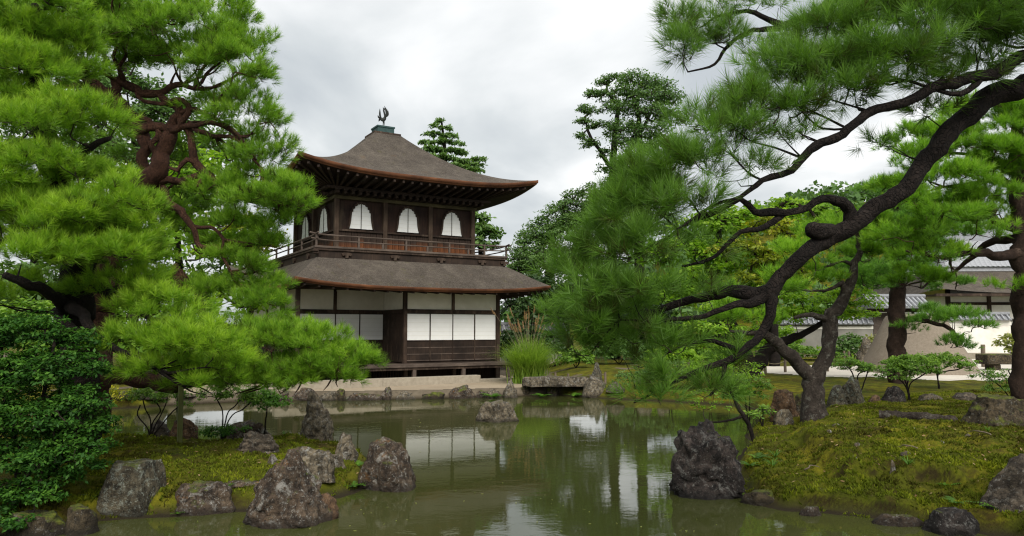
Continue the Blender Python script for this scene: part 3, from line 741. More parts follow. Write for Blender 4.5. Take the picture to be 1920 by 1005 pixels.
def shoji(x0, x1, y, n, panel=True):
    w = (x1 - x0) / n
    for k in range(n):
        a, b2 = x0 + k * w, x0 + (k + 1) * w; yo = y + (0.0 if k % 2 else .012)
        s = MB().box(a + .02, b2 - .02, yo + .01, yo + .03, 1.585, 2.60).build('shoji', M['paper'], pav); tag(s, 'white paper sliding screen')
        MB().box(a, a + .019, yo - .01, yo + .035, .78, 2.61).box(b2 - .019, b2, yo - .01, yo + .035, .78, 2.61).box(a + .0195, b2 - .0195, yo - .01, yo + .035, 1.55, 1.584).build('shoji_frame', M['wood'], s)
        for q in range(1, 6):
            z = 1.585 + 1.01 * q / 6
            MB().box(a + .021, b2 - .021, yo + .0075, yo + .0095, z - .003, z + .003).build('lattice_bar', M['plaster'], s)
        if panel:
            h = [.80, 1.045, 1.295, 1.548]
            for r in range(3):
                MB().box(a + .021, (a + b2) / 2 - .012, yo + .012, yo + .03, h[r] + .02, h[r + 1] - .02).box((a + b2) / 2 + .012, b2 - .021, yo + .012, yo + .03, h[r] + .02, h[r + 1] - .02).build('lower_panel', M['wood2'], s)
                MB().box(a + .0195, b2 - .0195, yo - .004, yo + .032, h[r] - .018, h[r] + .018).build('panel_rail', M['rail'], s)
            MB().box((a + b2) / 2 - .011, (a + b2) / 2 + .011, yo - .003, yo + .031, .82, 1.546).build('panel_stile', M['wood'], s)
shoji(4.18, W - .08, 0, 4); shoji(.08, 4.08, RD, 4, False)
for k in range(8):   # board return wall of the recess
    y0 = .08 + k * (RD - .14) / 8
    MB().box(4.06, 4.145, y0 + .004, y0 + (RD - .14) / 8 - .004, .74, 2.61).build('wall_board', M['wood'], pav)
for k in range(8):
    x0 = .08 + k * .50
    MB().box(x0 + .004, x0 + .496, RD - .0, RD + .05, .74, 1.548).build('wall_board', M['wood2'], pav)
# plain plaster and board walls on the flanks
for y0, y1 in ((2.3, 4.42), (4.58, D - .08)):
    MB().box(-.01, .055, y0, y1, 1.6, 3.5).build('plaster_panel', M['plaster'], pav); MB().box(-.015, .054, y0, y1, .7, 1.58).build('side_board', M['wood'], pav)
for y0, y1 in ((.09, 2.32), (2.48, 4.72), (4.88, D - .08)):
    MB().box(W - .055, W + .01, y0, y1, 1.6, 3.5).build('plaster_panel', M['plaster'], pav); MB().box(W - .054, W + .015, y0, y1, .7, 1.58).build('side_board', M['wood'], pav)
# ---- veranda
ver = tag(MB().box(-.1, W + .1, -.14, -.02, .64, .70).build('veranda', M['wood'], pav), 'low dark plank veranda along the front')
for k in range(8):
    y0 = -1.0 + k * .107
    MB().box(-.1, W + .1, y0 + .003, y0 + .104, .655, .70 - (k % 2) * .003).build('floor_plank', M['rail'], ver)
for k in range(11): MB().box(.02, 4.02, k * .2 + .004, k * .2 + .197, .655, .70 - (k % 2) * .003).build('floor_plank', M['wood'], ver)
MB().box(-.1, W + .1, -1.03, -1.002, .60, .70).build('floor_edge', M['rail'], ver)
MB().box(-.1, W + .1, -.98, -.90, .50, .597).build('veranda_beam', M['wood'], ver)
vp = MB().box(-.065, .065, -.065, .065, 0, .50).build('veranda_post', M['rail'], ver); vp.location = (.1, -.92, 0)
for x in (2.1, 4.1, 6.15, W - .05): dupe(vp, (x, -.92, 0))
for x in (.1, 2.1, 4.1, 6.15, 8.1): dupe(vp, (x, -.12, 0), scale=(1, 1, 1.25))
ls = MB().box(-.02, .02, -.015, .015, 0.04, .56).build('lattice_slat', M['wood2'], ver); ls.location = (.12, -.04, 0)
for x in np.arange(.22, 8.1, .11): dupe(ls, (x, -.04, 0))
# ---- granite kerb and stepping slabs on the terrace
gb = MB()
for a, b2 in ((-1.2, 2.45), (2.46, 6.3)): gb.box(a, b2, -2.05, -1.72, -.02, .30)
kerb = gb.build('granite_step', M['granite'], None, bevel=.012); kerb.location = PL; kerb.rotation_euler = (0, 0, TH)
tag(kerb, 'long pale granite step laid in front of the veranda', 'step')
ks = MB().box(6.35, 8.1, -1.75, -1.35, -.02, .12).build('granite_slab', M['granite'], None, bevel=.012); ks.location = PL; ks.rotation_euler = (0, 0, TH)
tag(ks, 'low pale slab beside the pampas grass and veranda end', 'slab')
for (px, Y, wx, wy, h, lb) in ((535, 24.9, 1.5, .8, .16, 'broad pale slab on the sand under the pine bough'), (500, 24.45, 1.7, .5, .10, 'thin pale slab at the pond edge under the pine bough')):
    p = on(px, Y); o = MB().box(-wx / 2, wx / 2, -wy / 2, wy / 2, -.05, h).build('stone_slab', M['granite'], None, bevel=.03); o.location = p; o.rotation_euler = (0, 0, .12); tag(o, lb, 'slab')

# ---- phoenix finial: body, neck, head, two legs, wings and tail
ph = empty('phoenix_statue', (PL[0] + 4.6 * UX - 3.92 * UY, PL[1] + 4.6 * UY + 3.92 * UX, PL[2] + 10.86), TH, 'dark bronze phoenix with raised wings and tail standing on the roof top', 'statue')
def lathe_tube(pts, rad, n, nm):
    Q = catmull(np.hstack([np.array(pts, float), np.array(rad, float)[:, None]]), .03); return MB().tube(Q[:, :3], Q[:, 3], n).build(nm, M['bronze'], ph, smooth=True)
lathe_tube([(-.13, 0, .40), (-.07, 0, .37), (.01, 0, .38), (.07, 0, .44), (.09, 0, .55), (.05, 0, .68), (.02, 0, .78), (.04, 0, .86), (.08, 0, .87), (.13, 0, .84)], (.03, .07, .09, .075, .05, .036, .034, .045, .03, .006), 9, 'body')
for x in (-.03, .05):
    lathe_tube([(x, .04 if x > 0 else -.04, .36), (x + .02, .045 if x > 0 else -.045, .20), (x - .01, .05 if x > 0 else -.05, .0)], (.035, .018, .016), 6, 'leg')
    lathe_tube([(x - .06, .05 if x > 0 else -.05, .012), (x + .08, .05 if x > 0 else -.05, .012)], (.012, .008), 5, 'foot')
def feather(pts, w, nm):
    Q = catmull(np.array(pts, float), .03); T = nrm(np.gradient(Q, axis=0)); s = nrm(np.cross(T, np.array([0, 1., 0]))); k = np.linspace(0, 1, len(Q)); ww = w * np.sin(np.pi * np.clip(k * .88 + .12, 0, 1)) ** .7
    v = np.vstack([Q - s * ww[:, None] + [0, .008, 0], Q + s * ww[:, None] + [0, .008, 0], Q - s * ww[:, None] - [0, .008, 0], Q + s * ww[:, None] - [0, .008, 0]]); n = len(Q); f = []
    for i in range(n - 1): f += [(i, i + 1, n + i + 1, n + i), (2 * n + i, 3 * n + i, 3 * n + i + 1, 2 * n + i + 1), (i, 2 * n + i, 2 * n + i + 1, i + 1), (n + i, n + i + 1, 3 * n + i + 1, 3 * n + i)]
    MB().add(v, f).build(nm, M['bronze'], ph)
for k, (dx, dz) in enumerate(((-.15, .36), (-.12, .44), (-.10, .27), (-.17, .16), (-.12, -.02), (-.09, -.10))):
    feather([(-.06, 0, .40), (-.06 + dx * .75, (k - 2) * .03, .40 + dz * .3), (-.06 + dx, (k - 2) * .05, .40 + dz)], .035, 'tail_feather')
for sgn in (-1, 1):
    for k in range(4):
        feather([(.05, sgn * .07, .46), (.11 + .015 * k, sgn * (.11 + .02 * k), .62 - .02 * k), (.02 + .045 * k, sgn * (.09 + .03 * k), .98 - .07 * k)], .032, 'wing_feather')
# ================================================================== rocks
_ico = {}
def ico(n):
    if n not in _ico:
        bm = bmesh.new(); bmesh.ops.create_icosphere(bm, subdivisions=n, radius=1.0); bm.verts.ensure_lookup_table()
        _ico[n] = (np.array([v.co[:] for v in bm.verts]), np.array([[v.index for v in f.verts] for f in bm.faces])); bm.free()
    return _ico[n]
def rock_geo(w, d, h, seed, sub=5, cuts=16, taper=.35, lean=(0, 0), flat=None, rough=.09, ridge=.0, boxy=0.0, sink=.12):
    r = np.random.RandomState(seed); V, Fc = ico(sub); V = V.copy()
    lowm = V[:, 2] < 0; rxy = np.sqrt(np.maximum(1 - V[:, 2] ** 2, .12)); V[lowm, :2] /= rxy[lowm, None]; V[lowm, 2] *= .55
    if boxy: V = np.sign(V) * np.abs(V) ** (1 - .45 * boxy); 
    for k in range(cuts):
        n = r.normal(size=3); n[2] = abs(n[2]) * .55; n /= np.linalg.norm(n); o = r.uniform(.66, .95); q = V @ n - o; V -= n * (np.maximum(q, 0) * .92)[:, None]
    if flat is not None:
        V[:, 2] = np.minimum(V[:, 2], flat)
    V -= (V.max(0) + V.min(0)) / 2; V /= (V.max(0) - V.min(0)); V[:, 2] += .5                      # unit box, z 0..1
    t = V[:, 2]; k = 1 - taper * .72 * t ** 1.4
    V[:, 0] = V[:, 0] * k + lean[0] * t; V[:, 1] = V[:, 1] * k + lean[1] * t
    sc = np.array([w, d, h * (1 + sink)]); V *= sc; V[:, 2] -= h * sink
    s = (w * d * h) ** (1 / 3.)
    N = nrm(V - np.array([lean[0] * w * .5, lean[1] * d * .5, h * .4])); P = V / s
    disp = rough * (fbm(P * 2.1 + seed * 3.1, 5, .55)) + rough * .55 * (np.abs(fbm(P * 4.3 + seed, 4, .5)) * -1 + .25)
    if ridge: disp += ridge * (np.abs(pnoise(np.stack([P[:, 0] * 2.2 + P[:, 2] * .8, P[:, 1] * 2, P[:, 2] * 6.0], 1) + seed)) - .3)
    V = V + N * (disp * s)[:, None]
    return V, Fc
ROCKS = {}
def rock(label, px, pyb, pyt, wpx, mat, seed, Y=None, z=0.0, dr=.8, name='rock', group=None, **kw):
    if Y is None: p = gr(px, pyb, z)
    else: x = (px - 960) / F * Y; p = np.array([x, Y, gz(x, Y)])
    w = wpx * mpp(p[1]); h = (pyb - pyt) * mpp(p[1]) * 1.02; d = w * dr
    p = p + np.array([p[0] / p[1], 1, 0]) * d * .42
    zb = -.02 if (Y is None and z == 0.0) else gz(p[0], p[1]) - .02
    h = max(.05, at(px, pyt, p[1])[2] - zb)          # crest as high as seen at its own distance
    V, Fc = rock_geo(w, d, h, seed, **kw)
    o = fobj(name, V, Fc, 3, R[mat], smooth=True); o.location = (p[0], p[1], zb)
    tag(o, label, 'rock', group); ROCKS[label] = (p, w, d, h)
    return o
# left islet
rock('square topped lichen grey rock like a stump at the islet edge', 243, 970, 866, 128, 'g', 11, boxy=1.0, flat=.45, taper=.34, cuts=4, rough=.05)
rock('low dark rock with white patches at the water between two taller rocks', 378, 966, 905, 140, 'a', 12, boxy=.4, taper=.35, dr=.7, flat=.7)
rock('tall pointed brown rock with lichen rising from the water', 540, 992, 846, 172, 'a', 23, taper=.85, cuts=20, dr=.75, lean=(.03, .1), rough=.13)
rock('grey rounded rock leaning behind the tall pointed rock', 592, 930, 836, 84, 'f', 14, Y=10.15, taper=.25, dr=.8)
rock('blocky brown rock with pale lichen standing alone in the water', 723, 922, 822, 112, 'a', 15, taper=.22, cuts=14, boxy=.45, dr=.8)
rock('rippled grey layered rock lying on the moss', 488, 866, 810, 86, 'b', 16, Y=11.1, taper=.15, ridge=.16, dr=.7, cuts=12, rough=.12)
rock('slim pale upright rock beside bright ferns', 653, 858, 814, 44, 'f', 17, Y=11.6, taper=.3, dr=.8, sub=4)
rock('tall narrow standing stone at the back of the islet', 601, 822, 733, 62, 'f', 18, Y=13.4, taper=.35, dr=.8, lean=(-.08, 0), cuts=14)
rock('round red brown boulder under the azalea', 357, 828, 783, 62, 'd', 19, Y=12.9, taper=.3, boxy=.3)
rock('leaning flat grey rock behind the red brown boulder', 312, 822, 786, 52, 'b', 20, Y=13.5, taper=.5, sub=4)
rock('dark flat rock with white spots at the islet tip', 470, 818, 790, 100, 'a', 21, Y=13.9, taper=.2, dr=.6, sub=4)
rock('low grey ledge rock under yellow moss', 466, 938, 902, 92, 'a', 22, Y=9.75, taper=.2, dr=.6, sub=4, flat=.7)
rock('small pink pale stone wedged by the tall pointed rock', 520, 868, 850, 22, 'f', 24, Y=10.6, sub=3)
rock('flat pale stone in front of the ferns', 636, 868, 852, 42, 'f', 25, Y=11.0, sub=3, flat=.6)
rock('rusty pale knob of rock at the foot of the pointed rock', 608, 975, 925, 58, 'd', 26, sub=4, taper=.3)
rock('moss capped stone block at the water under the dark bush', 150, 1004, 950, 62, 'e', 27, flat=.75, boxy=.6, taper=.1, sub=4)
rock('broad moss cushion stone below the dark bush', 70, 1008, 962, 130, 'e', 28, flat=.7, boxy=.4, taper=.15, dr=.6, sub=4)
rock('dim brown stone behind the moss capped block', 118, 972, 915, 60, 'e', 29, Y=9.4, taper=.3, sub=4)
# left far bank
rock('striped purple grey rock on the bank under the low bough', 290, 752, 724, 68, 'b', 31, Y=21.9, taper=.2, flat=.7, dr=.7, sub=4)
rock('rounded grey rock beside yellow foliage on the far bank', 243, 756, 732, 26, 'b', 32, Y=21.6, sub=4)
rock('dark grey rock at the waterline behind the bamboo prop', 352, 760, 736, 40, 'f', 33, Y=22.4, sub=4)
rock('flat grey rock at the far waterline under drooping needles', 405, 757, 742, 46, 'f', 34, Y=23.3, sub=4)
# pond and far bank
rock('flat topped pale rock alone in the middle of the pond', 932, 792, 754, 86, 'f', 41, flat=.62, boxy=.4, taper=.18, dr=.75)
rock('grey upright rock at the left end of the stone bridge', 957, 743, 708, 32, 'f', 42, Y=24.6, taper=.4, sub=4)
rock('square upright grey block at the right end of the stone bridge', 1115, 746, 704, 46, 'f', 43, boxy=.9, taper=.15, cuts=6, sub=4)
rock('mottled upright rock behind the bridge end', 1117, 704, 679, 24, 'g', 44, Y=26.6, taper=.3, sub=4)
rock('dark angular rock right of the square block', 1152, 744, 716, 38, 'b', 45, Y=24.3, taper=.4, sub=4)
rock('grey low stone on the moss behind the bridge', 1205, 716, 698, 40, 'f', 46, Y=26.0, taper=.3, sub=4)
rock('round grey stone half hidden by drooping needles', 1240, 708, 690, 30, 'f', 47, Y=27.0, taper=.3, sub=4)
# right mound
rock('big near black rock with jagged pale crest standing in the water', 1328, 936, 788, 138, 'c', 51, taper=.40, cuts=22, dr=.85, lean=(.0, .05), rough=.17, boxy=.35, ridge=.10)
rock('dark rock slab rising at the mound corner beside ivy', 1905, 1004, 862, 150, 'b', 52, taper=.55, lean=(.25, .1), cuts=16)
rock('low dark rock at the foot of the corner slab', 1790, 1004, 958, 110, 'c', 53, taper=.3, dr=.6, sub=4, flat=.6, boxy=.3)
rock('big moss topped dark boulder on the mound', 1856, 804, 744, 128, 'e', 54, Y=13.3, flat=.66, boxy=.55, taper=.12, dr=.75)
rock('steep pointed grey green rock on the moss lawn', 1592, 758, 703, 56, 'g', 55, Y=17.6, taper=.7, cuts=18)
rock('rough mottled rock beside the steep pointed rock', 1563, 760, 722, 40, 'g', 56, Y=17.4, taper=.4, sub=4)
rock('dark hump shaped rock under the round azalea', 1668, 756, 722, 46, 'c', 57, Y=17.7, taper=.4, sub=4)
rock('small pinkish stone between the pointed rock and the hump rock', 1632, 756, 740, 26, 'd', 58, Y=17.7, sub=3)
rock('brown split boulder on the bank behind the forked pine', 1462, 774, 732, 58, 'd', 59, Y=16.4, taper=.35, flat=.7, sub=4)
rock('flat pale stone below the split boulder', 1462, 778, 768, 36, 'f', 60, Y=15.6, flat=.6, sub=3)
rock('low wavy grey stone on the moss lawn', 1738, 750, 738, 48, 'f', 61, Y=17.9, sub=3, ridge=.1)
rock('flat silvery slab stone on the moss lawn', 1802, 750, 737, 60, 'b', 62, Y=18.0, sub=3, flat=.55, dr=.7)
rock('dark shaded stone at the foot of the forked pine', 1500, 768, 735, 40, 'e', 63, Y=16.6, sub=4)
rock('tall pale furrowed standing rock beside pale yellow shrub', 1621, 687, 632, 42, 'f', 64, Y=33.5, taper=.35, dr=.9, sub=4, ridge=.06)
rock('moss tongue stone at the mound waterline by the black rock', 1428, 948, 920, 78, 'e', 65, flat=.6, boxy=.4, dr=.55, sub=4, taper=.12)
rock('small brown stone in the mound waterline', 1520, 968, 950, 44, 'a', 66, flat=.7, sub=3, dr=.6)
rock('long flat stone at the foot of the mound waterline', 1690, 988, 966, 110, 'a', 67, flat=.6, sub=4, dr=.45)
for i, (px, py, w) in enumerate(((1560, 806, 12), (1597, 838, 9), (1628, 822, 14), (1700, 812, 11), (1752, 834, 9), (1685, 860, 13), (1545, 815, 9), (1660, 870, 8), (1802, 820, 10), (1590, 862, 9))):
    rock('small pale pebble poking out of the mound moss', px, py, py - 8, w * 1.6, 'f', 80 + i, Y=None if False else 2.25 * 0 + float(gr(px, py, .5)[1]), sub=3, name='pebble', group='pale pebbles in the mound moss')
# stone edging below the terrace: one thing, each stone a part
edge = empty('stone_edging', (gr(850, 747)[0], gr(850, 747)[1], 0), 0, 'row of rough grey stones edging the terrace at the pond', 'edging')
line = np.array([gr(*q)[:2] for q in [(440, 754), (480, 752), (600, 751), (700, 750), (850, 747), (925, 745)]])
L = np.concatenate([[0], np.cumsum(np.linalg.norm(np.diff(line, axis=0), axis=1))]); s = 0.0; k = 0; rr = np.random.RandomState(5)
while s < L[-1]:
    w = rr.choice([.28, .4, .55, .8, 1.0]) * rr.uniform(.85, 1.15); q = s + w / 2; x = np.interp(q, L, line[:, 0]); y = np.interp(q, L, line[:, 1])
    V, Fc = rock_geo(w * 1.16, rr.uniform(.4, .7), rr.uniform(.22, .38), 200 + k, sub=4, boxy=.5, taper=.2, rough=.14, sink=.4)
    o = fobj('stone', V, Fc, 3, R['afea'[k % 4]], edge, smooth=True); o.location = (x - edge.location[0], y + .10 - edge.location[1], 0); o.rotation_euler = (0, 0, math.atan2(*(line[-1] - line[0])[::-1])); s += w; k += 1
# stone slab bridge on two piers
p0, p1 = at(978, 714, 25.3), at(1103, 714, 25.6)
br = empty('stone_bridge', ((p0[0] + p1[0]) / 2, (p0[1] + p1[1]) / 2, 0), 0, 'flat dark stone slab bridge over the pond inlet', 'bridge')
V, Fc = rock_geo(p1[0] - p0[0], 1.0, .32, 301, sub=5, boxy=.95, flat=.6, taper=.0, rough=.045, cuts=5, sink=.0); V[:, 2] += .33
fobj('slab', V, Fc, 3, R['f'], br, smooth=True)
for i, (dx, w) in enumerate(((-1.05, .5), (-.1, .55), (.95, .5))):
    V, Fc = rock_geo(w, .9, .40, 310 + i, sub=4, boxy=.5, taper=.1, sink=.6); o = fobj('pier_stone', V, Fc, 3, R['e'], br, smooth=True); o.location = (dx, .25, 0)

# ================================================================== sand cone, fences, log, poles
px0, px1 = gr(1640, 700, .6), gr(1852, 700, .6)
cx, cyy = (px0[0] + px1[0]) / 2, (px0[1] + px1[1]) / 2 + 1.0; cr_ = (px1[0] - px0[0]) / 2 * 1.03
zc0 = gz(cx, cyy); hc = (700 - 592) * mpp(cyy)
prof = [(1.0, -.03), (.985, .02), (.93, .10), (.80, .32), (.62, .66), (.50, .90), (.46, .965), (.40, .995), (.2, 1.0), (0.001, 1.0)]
v = []; n = 96
for r, zz in np.array([(np.interp(t, np.linspace(0, 1, len(prof)), [p[0] for p in prof]), np.interp(t, np.linspace(0, 1, len(prof)), [p[1] for p in prof])) for t in np.linspace(0, 1, 46)]):
    for i in range(n): a = i / n * 2 * math.pi; v.append((r * cr_ * math.cos(a), r * cr_ * math.sin(a), zz * hc))
v = np.array(v); v += (fbm(v * 2.2, 4, .5) * .018)[:, None] * nrm(v + [0, 0, .3])
i = np.arange(45)[:, None] * n; j = np.arange(n)[None]
o = fobj('sand_cone', v, np.stack([i + j, i + (j + 1) % n, i + n + (j + 1) % n, i + n + j], -1).reshape(-1, 4), 4, M['cone'], smooth=True); o.location = (cx, cyy, zc0)
tag(o, 'flat topped cone of packed grey sand on the gravel', 'sand cone')
# fallen log on the mound
a, b2 = on(1642, 14.6), on(1782, 13.9)
Q = catmull(np.array([(*a, .10), (*(a * .6 + b2 * .4 + np.array([0, .05, .02])), .085), (*b2, .075)]), .08)
Q = capped(Q); V, Fc = tube_geo(Q[:, :3] + [0, 0, .05], Q[:, 3], 12, .4, 2.0); org = (a + b2) / 2
o = fobj('fallen_log', V - org, Fc, 4, M['grey_bark'], smooth=True); o.location = org; tag(o, 'weathered grey log lying across the mossy mound', 'log')
# low rope fences: every post a thing, the ropes too
def fence(posts, h, w, grp, labs, rope_lab):
    tops = []
    for (px, Y), lab in zip(posts, labs):
        p = on(px, Y); V, Fc = tube_geo([(0, 0, -.05), (0, 0, h * .5), (0, 0, h)], [w, w * .95, w * .9], 9, .12, px); mb = MB().add(V, [tuple(q) for q in Fc] + [tuple(range(18, 27))])
        o = mb.build('fence_post', M['post'], None); o.location = p; tag(o, lab, 'post', grp); tops.append(p + [0, 0, h * .75])
    if rope_lab:
        pts = []
        for a_, b_ in zip(tops[:-1], tops[1:]):
            for t in np.linspace(0, 1, 10, endpoint=False): pts.append(a_ * (1 - t) + b_ * t + np.array([0, 0, -.35 * h * t * (1 - t) * 2]))
        pts.append(tops[-1]); pts = np.array(pts); org = pts[0].copy()
        o = MB().tube(pts - org, .014, 5).build('fence_rope', M['rope'], None); o.location = org; tag(o, rope_lab, 'rope')
L1 = 'short round post of the rope fence along the gravel path'
fence([(1388, 28.5), (1433, 28.5), (1470, 28.8), (1549, 29.0)], .60, .055, 'posts of the path rope fence', [L1] * 4, 'thin straw rope sagging between the posts along the path')
L2 = 'short post of the far rope fence before the azaleas'
fence([(1417, 39), (1491, 39), (1561, 37), (1581, 36.5), (1590, 35.5)], .58, .065, 'posts of the far rope fence', [L2] * 5, 'thin rope sagging between the posts before the azaleas')
fence([(1065, 26.4), (1041, 27.2), (1134, 26.2), (1290, 30)], .42, .045, 'stakes on the moss behind the bridge', ['short wooden stake in the moss behind the stone bridge'] * 4, None)
fence([(1841, 33)], 1.0, .10, None, ['thick grey post right of the sand cone'], None)
# bamboo props under the boughs
for (px, pyt, pyb, Y, r, lab) in ((337, 640, 800, 13.3, .048, 'long green bamboo prop standing in the water edge under the low bough'), (344, 548, 640, 12.2, .042, 'green bamboo prop lashed to the stubby crossed limb')):
    a = at(px, pyt, Y); b0 = np.array([at(px, pyb, Y)[0], Y, min(gz(a[0], Y), 0.3) - .1]); 
    zs = np.arange(b0[2], a[2], .05); rad = r * (1 + .16 * (np.abs(((zs - b0[2]) / .32) % 1 - .5) > .44)); pts = np.stack([np.interp(zs, [b0[2], a[2]], [b0[0], a[0]]), np.full(len(zs), Y), zs], 1)
    o = MB().tube(pts - b0, rad, 10).build('bamboo_prop', M['bamboo'], None, smooth=True); o.location = b0; tag(o, lab, 'prop')
# ================================================================== plants
def grow(nodes, anchors, maxlen, rng):
    """connect every anchor to the nearest point of the skeleton; returns nodes, parent index"""
    nodes = [np.asarray(q, float) for q in nodes]; n0 = len(nodes); par = [-1] * n0; N = np.zeros((n0 + len(anchors) * 10 + 16, 3)); N[:n0] = nodes; n = n0
    d0 = np.min(np.linalg.norm(anchors[:, None] - N[None, :n0], axis=2), axis=1) if len(anchors) * n0 < 4e6 else np.array([np.min(np.linalg.norm(a - N[:n0], axis=1)) for a in anchors])
    for k in np.argsort(d0):
        a = anchors[k]; dd = np.linalg.norm(N[:n] - a, axis=1); j = int(np.argmin(dd)); L = dd[j]; m = min(9, max(2, int(L / maxlen)))
        p = N[j].copy(); prev = j
        for s in range(1, m + 1):
            t = s / m; q = p + (a - p) * t
            if s < m: q = q + rng.normal(size=3) * .16 * L / m + np.array([0, 0, -.22 * L * t * (1 - t)])
            if n >= len(N): N = np.vstack([N, np.zeros((2000, 3))])
            N[n] = q; par.append(prev); prev = n; n += 1
    return N[:n], np.array(par), n0
def twig_mesh(N, par, n0, r0, rmax, power=.42):
    cnt = np.ones(len(N))
    for i in range(len(N) - 1, n0 - 1, -1): cnt[par[i]] += cnt[i]
    i = np.arange(n0, len(N)); rc = np.minimum(r0 * cnt[i] ** power, rmax); p = par[i]; rp = np.where(p >= n0, np.minimum(r0 * cnt[p] ** power, rmax), rc * 1.15)
    A, B = N[p], N[i]; T = nrm(B - A); ref = np.where(np.abs(T[:, 2:3]) < .9, np.array([[0, 0, 1.]]), np.array([[1., 0, 0]])); S = nrm(np.cross(T, ref)); U = np.cross(S, T); K = 5
    an = np.arange(K) / K * 2 * math.pi; ring = S[:, None] * np.cos(an)[None, :, None] + U[:, None] * np.sin(an)[None, :, None]
    V = np.concatenate([A[:, None] + ring * np.minimum(rp, rc * 1.6)[:, None, None], B[:, None] + ring * rc[:, None, None]], 1).reshape(-1, 3)
    base = (np.arange(len(i)) * 2 * K)[:, None]; j = np.arange(K)[None]; j2 = (j + 1) % K
    return V, np.stack([base + j, base + j2, base + K + j2, base + K + j], -1).reshape(-1, 4)
def needles(P, A, tone, K, L, W, rng, stem=.09, droop=0.0):
    n = len(P); idx = np.repeat(np.arange(n), K); t = rng.rand(n * K); A_ = A[idx]
    base = P[idx] + A_ * (t * stem)[:, None]
    phi = 1.10 - .80 * t + rng.normal(size=n * K) * .14
    r = rng.normal(size=(n * K, 3)); perp = nrm(r - A_ * np.sum(r * A_, 1, keepdims=True))
    d = A_ * np.cos(phi)[:, None] + perp * np.sin(phi)[:, None]; d[:, 2] -= droop; d = nrm(d)
    ln = L * (.75 + .45 * rng.rand(n * K)); s = nrm(np.cross(d, rng.normal(size=(n * K, 3)))) * (W / 2)
    V = np.stack([base - s, base + s, base + d * ln[:, None]], 1).reshape(-1, 3)
    tn = tone[idx] + rng.normal(size=n * K) * .09 + (t - .5) * .22
    tn = np.clip(np.stack([tn - .10, tn - .10, tn + .12], 1), 0, 1)
    return V, np.arange(3 * n * K).reshape(-1, 3), tn.ravel()
def leaves(P, Nn, tone, size, rng, asp=.5):
    n = len(P); r = rng.normal(size=(n, 3)); a = nrm(r - Nn * np.sum(r * Nn, 1, keepdims=True)); s = np.cross(Nn, a); l = size * (.65 + .7 * rng.rand(n)); l = l[:, None]
    V = np.stack([P, P + a * l * .5 + s * l * asp * .5 - Nn * l * .06, P + a * l - Nn * l * .16, P + a * l * .5 - s * l * asp * .5 - Nn * l * .06], 1).reshape(-1, 3)
    tn = np.clip(tone + rng.normal(size=n) * .13, 0, 1)
    return V, np.arange(4 * n).reshape(-1, 4), np.repeat(tn, 4)
def ell_anchors(c, r, n, rng, low=-.25, shell=.55, back=.5):
    out = []
    while sum(map(len, out)) < n:
        q = nrm(rng.normal(size=(n * 3, 3))); q = q[q[:, 2] > low]; k = (shell + (1 - shell) * rng.rand(len(q))) ; out.append(q * k[:, None])
    q = np.vstack(out)[:n]; lump = 1 + .22 * pnoise(q * 2.3 + c * 1.7)
    keep = (q[:, 1] < .2) | (rng.rand(len(q)) < back); q = q[keep]; lump = lump[keep]
    return c + q * r * lump[:, None], nrm(q / r)
